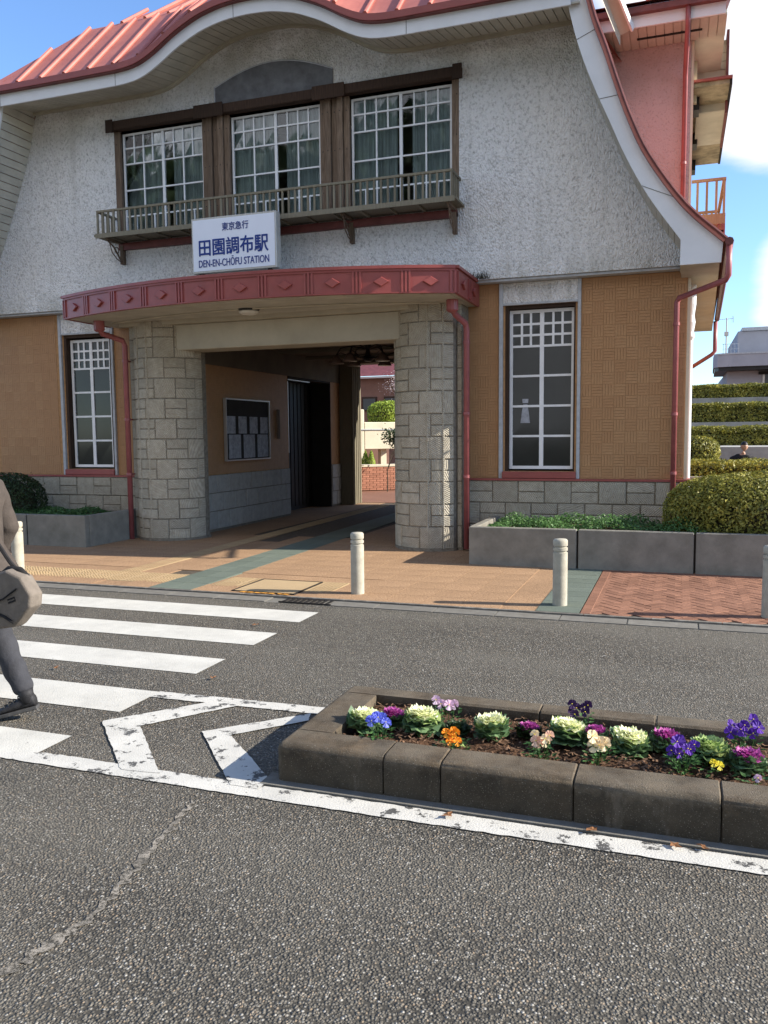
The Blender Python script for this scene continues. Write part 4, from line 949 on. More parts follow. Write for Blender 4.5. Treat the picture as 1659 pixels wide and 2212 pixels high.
box('back_panel', M['dark'], .0,.03,-.84,.84,0,1.1, nbd)
m_ = MB(); m_.box(.0,.06,-.86,.86,1.10,1.125); m_.box(.0,.06,-.86,.86,-.025,0); m_.box(0,.06,-.86,-.84,0,1.1); m_.box(0,.06,.84,.86,0,1.1); m_.build('frame', M['alu'], nbd)
for k in range(4): box('notice', M['paper'], .032,.036,-.80+k*.43,-.49+k*.43,.48,.80, nbd)
for k in range(3): box('notice', M['paper'], .032,.036,-.74+k*.55,-.30+k*.55,.02,.46, nbd)
pq = box('wall_plaque', M['wood'], -7.80, -7.77, 15.46, 15.56, 1.65, 2.25); tag(pq, 'narrow vertical brass toned plaque between notice board and shutter door', 'plaque')

# ------------------------------------------------------------------ bollards
def bollard(loc, label, proto=None):
    if proto: t = copy_tree(proto); t.location = loc; t['label'] = label; return t
    t = thing('bollard', label, 'bollard', loc, 0, 'concrete bollards along the kerb')
    m_ = MB(); m_.smooth = True; r = .071
    m_.lathe([(r,0),(r,.525),(r-.012,.529),(r-.012,.541),(r,.545),(r,.572),(r-.012,.576),(r-.012,.588),(r,.592),(r,.60)], 28); o = m_.build('post', M['bollard'], t); o.data.set_sharp_from_angle(angle=.6)
    m_ = MB(); m_.smooth = True; m_.lathe([(r,.60),(r,.640),(r-.012,.655),(.0,.660)], 28); o = m_.build('cap', M['bollard'], t); o.data.set_sharp_from_angle(angle=.9); return t
b0 = bollard((-3.20,8.17,.02), 'pale concrete bollard standing alone in front of the passage opening')
bollard((-1.067,8.17,.02), 'concrete bollard on the green paving strip before the long planter', b0)
bollard((.815,8.17,.02), 'concrete bollard cut by the right edge of the photo beside red bricks', b0)
bollard((-7.75,8.17,.02), 'concrete bollard behind the walking man at the left edge', b0)

# ------------------------------------------------------------------ planters and plants
def planter(name, label, x0, x1, y0, y1, xs_, loc, ends=True):
    t = wthing(name, label, 'planter', loc)
    for a, b in zip(xs_, xs_[1:]): box('wall_panel', M['planter'], a+.012, b-.012, y0, y0+.10, .0, .51, t, .008)
    for a in xs_[1:-1]: box('panel_joint', M['dark'], a-.012, a+.012, y0+.03, y0+.09, .0, .49, t)
    box('side_panel', M['planter'], x1-.1, x1, y0+.102, y1, .0, .508, t, .008); box('side_panel', M['planter'], x0, x0+.1, y0+.102, y1, .0, .508, t, .008)
    box('soil', M['soil'], x0+.1, x1-.1, y0+.1, y1, .04, .44, t); return t
planter('concrete_planter', 'long grey concrete planter wall under the right hand window holding ivy and a clipped bush', -2.55, 5, 10.46, 12.0, [-2.55,-1.16,.21,1.68,3.2,5], (0,10.5,0))
planter('concrete_planter', 'shorter grey concrete planter left of the passage with low green cover', -14, -8.58, 10.46, 12.0, [-14,-12.4,-11.0,-9.72,-8.58], (-10,10.5,0))
def leaf_cloud(name, pts, nrm, size, mat, parent=None, aspect=.5, jit=.35):
    pts = np.asarray(pts); nrm = np.asarray(nrm); N = len(pts)
    n = nrm+rng.normal(0, jit, (N,3)); n /= np.linalg.norm(n, axis=1)[:,None]+1e-9
    r = rng.normal(0, 1, (N,3)); t = np.cross(n, r); t /= np.linalg.norm(t, axis=1)[:,None]+1e-9; b = np.cross(n, t)
    s = (size*rng.uniform(.6, 1.3, N))[:,None]
    lift = n*s*.18
    P = np.stack([pts-t*s*.9, pts+b*s*aspect+lift, pts+t*s, pts-b*s*aspect+lift], 1).reshape(-1,3)
    me = bpy.data.meshes.new(name); me.vertices.add(4*N); me.vertices.foreach_set('co', P.ravel())
    me.loops.add(4*N); me.loops.foreach_set('vertex_index', np.arange(4*N)); me.polygons.add(N); me.polygons.foreach_set('loop_start', np.arange(N)*4); me.polygons.foreach_set('loop_total', np.full(N,4)); me.update(calc_edges=True)
    return link_mesh(name, me, mat, parent)
def lump(x, f=3.1): return .5*np.sin(x[:,0]*f+1.3*np.sin(x[:,1]*f*.9))+.3*np.sin(x[:,1]*f*1.7+x[:,2]*f*1.3)+.2*np.sin(x[:,2]*f*2.3+x[:,0]*f*.7)
def ell_points(c, r, N, shell=.16, lo=-.3, amp=.06, power=2.5):
    c, r = np.array(c), np.array(r); d = rng.normal(0,1,(N*2,3)); d /= np.linalg.norm(d,axis=1)[:,None]; d = d[d[:,2] > lo][:N]
    q = np.sign(d)*np.abs(d)**(2/power); q /= (np.abs(q)**power).sum(1)[:,None]**(1/power)
    k = 1-shell*rng.random(len(d))**1.5+amp*lump(q*r)
    return c+q*r*k[:,None], d/r/np.linalg.norm(d/r,axis=1)[:,None]
def bush(name, label, cat, c, r, N, size, mat, lo=-.3, group=None, amp=.085, power=2.5):
    t = thing(name, label, cat, (c[0],c[1],c[2]-r[2]*.5), 0, group); off = np.array((0,0,r[2]*.5))
    p, n = ell_points(off, r, N, .16, lo, amp, power); st_ = rng.random(len(p)) < .012; p[st_] += n[st_]*rng.uniform(.02,.09,(int(st_.sum()),1)); leaf_cloud('foliage', p, n, size, M[mat], t, .5, .55)
    me = bpy.data.meshes.new('twigs'); bm = bmesh.new(); bmesh.ops.create_icosphere(bm, subdivisions=3, radius=1)
    for v in bm.verts: v.co = Vector((v.co.x*r[0]*.86, v.co.y*r[1]*.86, max(v.co.z,lo)*r[2]*.86+r[2]*.5))
    bm.to_mesh(me); bm.free(); link_mesh('twigs', me, M['core'], t); return t
bush('clipped_bush', 'large rounded clipped azalea bush overhanging the right planter', 'bush', (1.10,11.25,.62), (1.25,.72,.60), 36000, .023, 'leaf_bush', -.55)
bush('clipped_bush', 'dark rounded bush at the left edge in the shaded planter', 'bush', (-10.95,11.2,.62), (.75,.6,.50), 11000, .022, 'leaf_dark', -.5)
def cover(name, label, cat, x0, x1, y0, y1, z, N, size, mat, h, edge=.0):
    p = np.stack([rng.uniform(x0,x1,N), rng.uniform(y0,y1,N), np.zeros(N)],1); w = .5+.5*lump(p*2.2, 3.3); e = np.clip((p[:,0]-x0)/.3,0,1)*np.clip((x1-p[:,0])/.3+.2,0,1)
    p[:,2] = z+h*np.clip(w,0.15,1)*(.3+.7*e)*rng.uniform(.3,1.1,N); n = np.tile((0,-.25,1.),(N,1))
    o = leaf_cloud(name, p, n, size, M[mat], None, .62, .5); tag(o, label, cat, kind='stuff'); return o
cover('ground_ivy', 'low bright green ivy cover spilling along the right planter', 'ivy', -2.35, .35, 10.56, 11.6, .45, 9000, .020, 'leaf_ivy', .22)
cover('ground_grass', 'low dark green cover in the left planter', 'ground cover', -11.6, -8.75, 10.56, 11.7, .44, 9000, .022, 'leaf_pansy', .14)
m_ = MB()                                                       # tuft of dry weeds on the canopy corner
for k in range(70):
    x, y = -2.80+random.uniform(-.06,.22), 11.84+random.uniform(-.07,.04); a = random.uniform(0,6.28); h = random.uniform(.05,.15)
    m_.add([(x,y,3.90),(x+.008,y,3.90),(x+cos(a)*.07,y+sin(a)*.04,3.90+h)], [(0,1,2)])
o = m_.build('dry_weed', M['core']); tag(o, 'small dark tuft of weeds on the right end of the canopy', 'weed')

# ------------------------------------------------------------------ flowers in the median
def petal_ring(m_, c, R_, n, tilt, cup, ruf, w=.75, seg=4, a0=0):
    """n ruffled leaves round c, radius R_, each a small curled grid"""
    for k in range(n):
        a = a0+2*pi*k/n+random.uniform(-.18,.18); d = Vector((cos(a),sin(a),0)); s = Vector((-sin(a),cos(a),0)); vs = []; L = R_*random.uniform(.88,1.1)
        for i in range(seg):
            u = i/(seg-1); rr = L*u; z = L*(tilt*u+cup*u*u); hw = L*w*(.25+.75*sin(pi*min(1,u*.62+.08)))*.6
            for j in (-1,-.5,0,.5,1):
                rf = ruf*L*u*u*random.uniform(-1,1)*(.35+abs(j)) if i == seg-1 else ruf*.3*L*u*random.uniform(-1,1)
                vs.append(Vector(c)+d*(rr*(1-.12*j*j))+s*(hw*j)+Vector((0,0,z+rf+.10*L*abs(j)*u)))
        m_.add(vs, [(i*5+j,i*5+j+1,i*5+j+6,i*5+j+5) for i in range(seg-1) for j in range(4)])
def kale(x, y, label, inner, outer='leaf_kale', R_=.075, zc=.27, lean=0):
    zc -= .028; R_ *= 1.03
    t = thing('ornamental_kale', label, 'ornamental kale', (x,y,.14), random.uniform(0,6), 'ornamental kale plants in the median'); h = zc-.14
    t.rotation_euler = (random.uniform(-.12,.16), random.uniform(-.12,.12), random.uniform(0,6)); mid = outer if outer != 'leaf_kale' else ('kale_green' if inner == 'kale_cream' else 'leaf_kale')
    base = 'leaf_dark' if outer == 'leaf_dark' else 'leaf_kale'
    m_ = MB()
    for r, (zz, q, ti) in enumerate(((.25,1.25,-.12),(.45,1.30,-.05),(.68,1.22,.02))): petal_ring(m_, (0,0,h*zz), R_*q, 9, ti, .10, .22, .8, 4, r*.4)
    m_.build('outer_leaves', M[base], t)
    m_ = MB()
    for r in range(2): petal_ring(m_, (0,0,h-.038+.008*r), R_*(1.10-.08*r), 13, .02+.10*r, .06, .22, .9, 4, r*.25)
    m_.build('middle_leaves', M[mid], t)
    m_ = MB()
    for r, (q, n, ti) in enumerate(((.98,16,.10),(.88,16,.18),(.76,15,.26),(.62,14,.36),(.48,12,.5),(.34,10,.66),(.20,8,.9))): petal_ring(m_, (0,0,h-.022+.0045*r), R_*q, n, ti*.5, .03, .24, .95, 4, r*.3)
    m_.build('head', M[inner], t)
    m_ = MB(); m_.tube([(0,0,0),(0,0,h-.04)], .012, 6); m_.build('stalk', M['leaf_kale'], t); return t
def flower_petals(c, nrm, R_):
    m_ = MB(); n = Vector(nrm).normalized(); a = n.cross(Vector((.1,.2,1))).normalized(); b = n.cross(a); up = b if b.z > 0 else -b; sd_ = n.cross(up)
    for (ang, rr, wd, dz) in ((60,1,.75,-.002),(120,1,.75,-.003),(5,.92,.62,.001),(175,.92,.62,.001),(270,1.0,.85,.003)):
        d = sd_*cos(radians(ang))+up*sin(radians(ang)); s = n.cross(d); vs = [Vector(c)+n*dz]
        for q in np.linspace(-1.15, 1.15, 7): vs.append(Vector(c)+d*R_*rr*(.55+.48*cos(q))+s*R_*wd*sin(q)*.72+n*(dz+random.uniform(-.14,.14)*R_+.12*R_))
        m_.add(vs, [(0,i,i+1) for i in range(1,7)])
    return m_
def pansy(x, y, label, mats, blooms, zc=.27, spread=.045, R_=.026, leaves=26, name='pansy'):
    zc -= .018; R_ *= .92; blooms = blooms+2 if blooms > 2 else blooms
    t = thing(name, label, 'pansy', (x,y,.14), 0, 'pansies in the median'); h = zc-.14
    m_ = MB()
    for k in range(leaves*2):
        a = random.uniform(0,6.28); r = random.uniform(.01,.075); z = random.uniform(.012,h*.8); c = Vector((cos(a)*r,sin(a)*r,z)); L = random.uniform(.016,.030)
        d = Vector((cos(a),sin(a),random.uniform(-.2,.7))).normalized(); s = d.cross(Vector((0,0,1))).normalized()*L*.45; nn = s.cross(d).normalized()
        m_.add([c, c+d*L*.5+s+nn*.002, c+d*L*1.2, c+d*L*.5-s+nn*.002, c+d*L*.55-nn*.003], [(0,1,4),(1,2,4),(2,3,4),(3,0,4)])
    m_.build('leaves', M['leaf_pansy'], t)
    st = MB()
    for k in range(blooms):
        a = 2*pi*k/blooms+random.uniform(-.5,.5); r = spread*random.uniform(.35,1) if blooms > 1 else 0
        c = Vector((cos(a)*r, sin(a)*r*.7-.008, h+random.uniform(-.03,.03))); nr = Vector((random.uniform(-.3,.7), -1+random.uniform(-.3,.4), random.uniform(.1,.9)))
        fm = flower_petals(c, nr, R_*random.uniform(.85,1.15)); b = fm.build('bloom', M[mats[k % len(mats)]], t)
        st.tube([(c.x*.3,c.y*.3,.0),(c.x*.8,c.y*.8,c.z*.6),tuple(c)], .0018, 4)
        q = MB(); q.smooth = True; q.lathe([(.001,0),(.004,.002),(.001,.004)], 6, tuple(c+nr.normalized()*.004)); q.build('bloom_centre', M['p_yellow'], b)
    st.build('stems', M['leaf_pansy'], t); return t
kale(-1.53, 3.99, 'cream headed kale at the far left corner of the flower bed', 'kale_cream')
kale(-1.415, 4.10, 'small magenta kale behind the blue pansies', 'kale_mag', R_=.055, zc=.26)
pansy(-1.40, 3.83, 'blue pansies in front of the first cream kale', ['p_blue'], 6, .285, .055, .027)
kale(-1.24, 4.06, 'tall cream kale left of the pink cyclamen like flowers', 'kale_cream', R_=.08, zc=.285)
pansy(-1.13, 4.16, 'pale pink and white flowers above dark purple kale leaves', ['p_pink'], 3, .30, .07, .028, 30)
kale(-1.06, 4.10, 'dark leaved kale with a dull purple heart beneath pink flowers', 'leaf_dark', 'leaf_dark', .06, .22)
pansy(-1.02, 3.86, 'orange pansies with three blooms near the front kerb', ['p_orange'], 4, .245, .05, .027)
kale(-.865, 4.10, 'cream and lime kale behind and right of the orange pansies', 'kale_cream', 'kale_green', .074, .275)
kale(-.70, 4.17, 'low dark purple kale between two cream ones, left part of bed', 'kale_mag', 'leaf_dark', .052, .235)
pansy(-.585, 3.87, 'peach and apricot pansies in the middle of the bed', ['p_peach','p_cream'], 4, .265, .045, .030)
kale(-.505, 4.13, 'bright cream kale behind the peach pansies', 'kale_cream', 'kale_green', .078, .28)
pansy(-.44, 4.25, 'almost black purple pansies at the back kerb', ['p_dark'], 5, .31, .06, .028)
kale(-.355, 4.13, 'small magenta kale behind the pale yellow pansy', 'kale_mag', 'leaf_kale', .052, .27)
pansy(-.325, 3.91, 'large pale yellow cream pansy clump with bright leaves', ['p_cream'], 4, .275, .035, .034, 40)
kale(-.20, 4.11, 'wide cream kale right of the pale yellow pansy', 'kale_cream', 'kale_green', .078, .27)
kale(-.03, 4.17, 'pink and green kale leaning right near the back kerb', 'kale_mag', 'leaf_kale', .062, .27)
pansy(.045, 3.93, 'deep violet pansies hanging over white edged leaves', ['p_violet'], 7, .275, .065, .029, 44)
kale(.17, 4.10, 'lime green and cream kale between violet pansies', 'kale_green', 'kale_green', .078, .27)
pansy(.195, 3.96, 'single yellow pansy below the lime kale', ['p_yellow'], 2, .22, .02, .022, 12)
pansy(.33, 4.16, 'tall violet pansies at the right end of the view', ['p_violet'], 7, .33, .075, .032)
kale(.335, 4.03, 'round magenta kale below the tall violet pansies', 'kale_mag', 'leaf_kale', .066, .265)
pansy(.36, 3.87, 'small grey lilac pansy near the front kerb at right', ['p_pink'], 1, .20, .02, .022, 10)
pansy(.46, 4.02, 'pale pink flower cut by the right edge', ['p_pink'], 2, .25, .03, .026, 14)
# dead leaves on road
def dead(x, y, label, s=.03, mat='deadleaf', z=.014):
    m_ = MB(); a0 = random.uniform(0,6.28); vs = [(0,0,.004)]
    for k in range(9): a = 2*pi*k/9; r = s*(1 if k % 2 else .5)*random.uniform(.7,1.2); vs.append((r*cos(a)*1.5, r*sin(a), random.uniform(0,.012)))
    m_.add(vs, [(0,i,i%9+1) for i in range(1,10)]); o = m_.build('fallen_leaf', M[mat], None, 0, loc=(x,y,z), rz=a0); tag(o, label, 'leaf', 'fallen leaves on the road')
dead(-.93,3.44,'crumpled brown leaf on the worn white line below the kerb'); dead(-.31,3.50,'brown leaf against the kerb foot at right, left of the two'); dead(.02,3.47,'reddish curled leaf on the white line near the right edge',.028); dead(.13,3.49,'small reddish leaf at the kerb foot near the right edge',.02)
dead(-3.55,6.55,'reddish leaf between the first two crosswalk stripes'); dead(-3.05,4.98,'orange leaf on the asphalt right of the third stripe',.028); dead(-4.3,4.85,'orange leaf between the third and fourth stripes',.024)
dead(-.97,3.87,'pale dry leaf on the soil beside the orange pansies',.02,'kale_green',.165)

# ------------------------------------------------------------------ right background: hedge terraces, wall, house
def hedge(label, x0, x1, y, z0, z1, depth, N, size=.035, mat='leaf_hedge'):
    t = thing('hedge', label, 'hedge', ((x0+x1)/2, y, z0), 0, 'clipped hedges on the terraces'); L = x1-x0; h = z1-z0
    u = rng.uniform(-L/2, L/2, N); w = rng.random(N); per = depth+h; s = w*per
    top = s < depth; yy = np.where(top, -depth/2+s, -depth/2); zz = np.where(top, h, s-depth)
    round_ = np.where(top, 0, .0); p = np.stack([u, yy, zz], 1); n = np.where(top[:,None], [[0,0,1.]], [[0,-1.,.1]])
    c_ = np.abs(np.where(top, yy+depth/2, h-zz)); k = np.clip(1-c_/.25, 0, 1); p[:,2] -= k*.09*np.where(top,1,.0); p[:,1] += k*.08*np.where(top,0,1)
    p += n*(.05*lump(p*1.7)[:,None]-rng.uniform(0,.09,N)[:,None]); leaf_cloud('foliage', p, n, size, M[mat], t, .5, .6)
    box('twigs', M['core'], -L/2, L/2, -depth/2+.13, depth/2, 0, h-.12, t); return t
hedge('topmost clipped hedge on the terraces, below the grey house', -.5, 9, 33, 2.72, 3.40, 1.6, 30000, .045)
hedge('second hedge from the top on the terraces', -.5, 9, 30.4, 1.84, 2.66, 1.5, 30000, .042)
hedge('third hedge from the top, sunlit along its top', -.5, 9, 27.6, 1.12, 1.86, 1.4, 30000, .040)
hedge('low near hedge in front of the seated man', -.4, 8, 19.0,   .70, 1.10, 1.6, 20000, .034)
bush('clipped_bush', 'small round shrub beside the station corner left of the seated man', 'bush', (.30,21.5,1.2), (.62,.5,.40), 7000, .034, 'leaf_hedge', -.9)
def tw(label, y, z0, z1, d=2.9): o = box('terrace_wall', M['concrete'], -2, 14, y, y+d, z0, z1); tag(o, label, 'wall', 'concrete terrace walls')
tw('concrete terrace wall below the topmost hedge', 31.7, .0, 2.90); tw('concrete terrace wall below the second hedge', 29.0, 0, 2.02); tw('concrete terrace wall behind the seated man', 24.2, 0, 1.30, 4.6)
tw('low concrete bed edge under the near hedge', 18.0, 0, .8, 3.4)
hs = wthing('grey_house', 'grey rendered house with curved balcony slab beyond the hedges', 'house', (6,48,3))
box('upper_storey', M['housegrey'], 2.75, 14, 47, 56, 5.3, 6.85, hs, .03); box('roof_slab', M['greytrim'], 2.95, 14.1, 46.9, 56, 6.85, 7.02, hs)
bpts = [(1.62,47.5),(1.60,45.6),(1.75,45.2),(2.3,45.0),(14,44.6),(14,50),(1.7,50)]
m_ = MB(); m_.prism(bpts, 'z', 4.93, 5.52); m_.build('balcony_slab', M['housegrey'], hs); m_ = MB(); m_.prism([(x,y-.03) for x, y in bpts], 'z', 5.522, 5.60); m_.build('balcony_cap', M['greytrim'], hs); m_ = MB(); m_.prism([(x+.06,y+.1) for x,y in bpts], 'z', 4.75, 4.93); m_.build('slab_underside', M['iron'], hs)
box('lower_storey', M['housegrey'], 2.25, 14, 46, 56, 2.5, 4.75, hs); wf = box('window', M['alu'], 3.9, 8, 45.93, 46, 3.0, 4.65, hs); box('pane', M['glass'], 4.0, 7.9, 45.90, 45.928, 3.05, 4.55, wf); box('shutter_box', M['dark'], 3.7, 8, 45.85, 45.9, 4.55, 4.7, hs)
m_ = MB()
for k in range(5): m_.bar((2.05+k*.18,46.2,5.55),(2.05+k*.18,46.2,6.15),.02)
m_.bar((2.0,46.2,6.15),(2.8,46.2,6.15),.025); m_.bar((2.0,46.2,5.9),(2.8,46.2,5.9),.015); m_.build('roof_railing', M['greytrim'], hs)
an = thing('roof_antenna', 'thin rooftop television antenna mast beside the grey house railing', 'antenna', (2.17,46.1,5.5))
m_ = MB(); m_.tube([(0,0,0),(0,0,1.95)], .035, 6); m_.box(-.10,.10,-.1,.1,1.05,1.25); m_.build('mast', M['alu'], an)
m_ = MB(); m_.bar((-.45,0,1.88),(.3,.1,1.92),.02)
for k in range(7): m_.bar((-.4+k*.1,-.12,1.89),(-.4+k*.1,.15,1.89),.012)
m_.bar((.25,0,1.7),(.25,0,2.05),.02); m_.bar((.32,0,1.7),(.32,0,2.05),.02); m_.build('yagi_elements', M['alu'], an)
# ------------------------------------------------------------------ seen through the passage
bw = thing('garden_brick_wall', 'sunlit red brick retaining wall beyond the passage', 'wall', (-8.6,23.8,.035)); box('core', M['mortar'], -3, .95, .02, .4, 0, .72, bw)
bb_ = MB(); bb_.box(0,.205,-.02,.02,0,.058); bbm = bb_.mesh('brick')
for r in range(11):
    for k in range(10): link_mesh('brick', bbm, M['brick'], bw, (-1.6+k*.22+(.11 if r % 2 else 0), .0, .01+r*.065))
box('coping', M['concrete_lit'], -3, .97, -.04, .42, .722, .78, bw); bw.rotation_euler.z = radians(38)
cp = wthing('pale_parapet', 'bright cream concrete stair parapet beyond the passage', 'parapet', (-9.6,26,0))
box('tall_block', M['concrete_lit'], -13, -9.87, 26, 26.8, 0.9, 2.56, cp, .02); box('ledge', M['concrete_lit'], -9.868, -8.77, 26, 26.8, 1.24, 2.14, cp, .02); box('cap_line', M['greytrim'], -13, -8.75, 25.97, 26.0, 1.88, 1.91, cp); box('pier', M['concrete_lit'], -9.2, -9.0, 26.3, 26.6, 0, 1.24, cp); box('back_wall', M['hallwall'], -13, -8.6, 27.2, 27.3, 0, 1.3, cp); cp.rotation_euler.z = radians(38)  # wall of brown render standing behind the parapet
for i, (x, lab) in enumerate(((-9.72,'bright yellow green conifer, leftmost above the brick wall'),(-9.50,'bright conifer second from left above the brick wall'),(-9.28,'bright conifer third from left above the brick wall'),(-9.08,'bright conifer, rightmost above the brick wall'))):
    t = thing('dwarf_conifer', lab, 'conifer', (x,24.5,.6), 0, 'dwarf conifers above the brick wall'); N = 900; a = rng.uniform(0,2*pi,N); h = rng.random(N)**1.3; r = .17*(1-h)**.7
    leaf_cloud('foliage', np.stack([np.cos(a)*r, np.sin(a)*r, h*.62],1), np.stack([np.cos(a),np.sin(a),.4+0*a],1), .03, M['leaf_conifer'], t)
    m_ = MB(); m_.tube([(0,0,-.1),(0,0,.5)], .015, 5); m_.build('trunk', M['bark'], t)
bush('clipped_bush', 'yellow green rounded bush above the cream parapet', 'bush', (-9.7,27.6,2.35), (.65,.5,.55), 5000, .04, 'leaf_conifer', -.9)
hb = wthing('hall_building', 'brown rendered building with small windows beyond the passage', 'building', (-14,42,0))
box('wall', M['hallwall'], -24, -5, 42, 50, 0, 4.75, hb); box('eave_strip', M['white'], -24, -4.9, 41.6, 41.9, 4.72, 4.80, hb); m_ = MB(); m_.add([(-24,41.5,4.82),(-4.9,41.5,4.82),(-4.9,47,7.5),(-24,47,7.5)], [(0,1,2,3)]); m_.build('roof', M['darkred'], hb)
for k in range(6):
    wf = box('window', M['wood_dark'], -17.3+k*1.25, -16.45+k*1.25, 41.94, 41.999, 3.0, 3.75, hb); box('pane', M['glass'], -17.22+k*1.25, -16.53+k*1.25, 41.92, 41.938, 3.06, 3.66, wf)
def twig_tree(name, label, x, y, z, h, spread, leafmat=None, nl=1500, depth=5, size=.03, seed=1, trunk=.07, group=None, cat='tree'):
    rr = random.Random(seed); t = thing(name, label, cat, (x,y,z), 0, group); m_ = MB(); tips = []
    def grow(p, d, L, r, k):
        q = p+d*L; m_.tube([tuple(p), tuple(p+d*L*.5+Vector((rr.uniform(-1,1),rr.uniform(-1,1),0))*L*.05), tuple(q)], [r, r*.85, r*.65], 5, False)
        if k <= 1: tips.append(q)
        if k == 0: return
        for _ in range(3 if k > 1 else 2):
            nd = (d+Vector((rr.uniform(-1,1),rr.uniform(-1,1),rr.uniform(-.3,.6)))*spread).normalized(); grow(q, nd, L*rr.uniform(.62,.85), r*.62, k-1)
    grow(Vector((0,0,0)), Vector((0,0,1)), h*.32, trunk, depth); m_.build('trunk', M['bark'], t)
    if leafmat:
        T = np.array([tuple(v) for v in tips]); idx = rng.integers(0, len(T), nl); p = T[idx]+rng.normal(0, h*.05, (nl,3)); leaf_cloud('crown', p, rng.normal(0,1,(nl,3)), size, M[leafmat], t)
    return t
twig_tree('cherry_tree', 'pale blossoming tree with thin bare twigs beside the parapet', -9.3, 29.5, 1.0, 3.2, .75, 'blossom', 1400, 5, .028, 3)
twig_tree('climbing_plant', 'dark leaved shrub with white flowers at the passage exit', -8.1, 23.2, .04, 1.9, .5, 'leaf_dark', 900, 4, .05, 5, .02, None, 'shrub')
hr = thing('hand_rail', 'dark sloping metal handrail beside the brick wall', 'handrail', (-9.3,23.3,.04))
for k in range(3): m_ = MB(); m_.tube([(-.55+k*.10,0,.50),(.15+k*.10,-.3,.0)], .018, 6); m_.build('rail', M['iron'], hr)
# trees across the square, behind the photographer: what the window glass mirrors
for i, (x, y, s) in enumerate(((-9,-17,11),(-3,-20,8),(-16,-19,5),(-22,-15,2),(4,-19,14),(11,-22,9))):
    twig_tree('street_tree', 'leafy tree of the square, number of trunks from left %s' % ['four','three','five','six','two','one'][i] if False else ['broad leafy tree across the square facing the passage','leafy tree across the square facing the right window','leafy tree across the square facing the left window','leafy tree far left across the square','leafy tree across the square opposite the planter','leafy tree far right across the square'][i],
        x, y, 0, 15, .7, 'leaf_dark', 9000, 5, .55, s, .32, 'trees across the square')

# ------------------------------------------------------------------ people
def skin_body(name, joints, bones, mat, parent, sub=2, root=0):
    fold = {'coat': .008, 'trousers': .0045, 'jacket': .008}.get(name, 0); sub += 1 if fold else 0
    me = bpy.data.meshes.new(name); me.from_pydata([j[0] for j in joints], bones, []); me.update()
    o = bpy.data.objects.new(name, me); COL.objects.link(o); o.modifiers.new('s', 'SKIN'); 
    for i, j in enumerate(joints):
        sv_ = me.skin_vertices[0].data[i]; r = j[1]; sv_.radius = r if isinstance(r, tuple) else (r, r); sv_.use_root = (i == root)
    ss = o.modifiers.new('u', 'SUBSURF'); ss.levels = sub; ss.render_levels = sub
    bpy.context.view_layer.update(); dg = bpy.context.evaluated_depsgraph_get(); nm = bpy.data.meshes.new_from_object(o.evaluated_get(dg)); bpy.data.objects.remove(o)
    nm.name = name; nm.materials.clear()
    if fold:
        for v in nm.vertices:
            p = v.co; v.co = p+v.normal*fold*(sin(p.z*31+4*sin(p.x*11)+p.y*9)*.6+sin(p.z*17-p.x*23+2*sin(p.y*19))*.5+sin(p.z*67+p.x*41)*.25)
    for p in nm.polygons: p.use_smooth = True
    return link_mesh(name, nm, mat, parent)
def head(parent, c, s, f, hairmat='hair'):
    """c centre, s size (half height), f facing direction"""
    f = Vector(f).normalized(); r = f.cross(Vector((0,0,1))).normalized(); u = Vector((0,0,1)); me = bpy.data.meshes.new('head'); bm = bmesh.new(); bmesh.ops.create_uvsphere(bm, u_segments=24, v_segments=18, radius=1)
    for v in bm.verts:
        x, y, z = v.co                                          # x right, y facing, z up
        w = .72*(1-.28*max(0,-z)**1.5); d = .84*(1-.12*max(0,-z)); 
        nose = .22*math.exp(-((x/.13)**2+((z+.08)/.22)**2)) if y > 0 else 0; brow = .05*math.exp(-((z-.18)/.1)**2) if y > 0 else 0
        eye = -.07*(math.exp(-(((abs(x)-.32)/.14)**2+((z-.04)/.1)**2))) if y > 0 else 0; mouth = .05*math.exp(-((x/.25)**2+((z+.5)/.09)**2)) if y > 0 else 0; chin = .08*math.exp(-((x/.3)**2+((z+.88)/.2)**2)) if y > 0 else 0
        v.co = Vector(c)+(r*(x*w)+f*(y*d+nose+brow+eye+mouth+chin)+u*z)*s
    for sg_ in (-1, 1):
        e = bmesh.ops.create_uvsphere(bm, u_segments=10, v_segments=8, radius=1)
        for v in e['verts']: v.co = Vector(c)+(r*(sg_*.70+v.co.x*.08)+f*(-.05+v.co.y*.16)+u*(v.co.z*.26))*s
    bm.to_mesh(me); bm.free(); [setattr(p, 'use_smooth', True) for p in me.polygons]; link_mesh('head', me, M['skin'], parent)
    me = bpy.data.meshes.new('hair'); bm = bmesh.new(); bmesh.ops.create_uvsphere(bm, u_segments=24, v_segments=18, radius=1)
    for v in bm.verts:
        x, y, z = v.co; cut = z < (.34 if y > .1 else -.45); k = 1.0 if not cut else .78
        v.co = Vector(c)+(r*(x*.78*k)+f*((y*.92-.06)*k)+u*((z*1.07+.02)*k+random.uniform(-.02,.02)))*s
    bm.to_mesh(me); bm.free(); [setattr(p, 'use_smooth', True) for p in me.polygons]; link_mesh('hair', me, M[hairmat], parent)
    for sg_ in (-1, 1):
        m_ = MB(); m_.smooth = True; m_.lathe([(.001,-.05),(.05,0),(.001,.05)], 8); me = m_.mesh('eye')
        for v in me.vertices: v.co = Vector(c)+(r*(sg_*.30)+f*.74+u*.04)*s+v.co*s*1.3
        link_mesh('eye', me, M['hair'], parent)
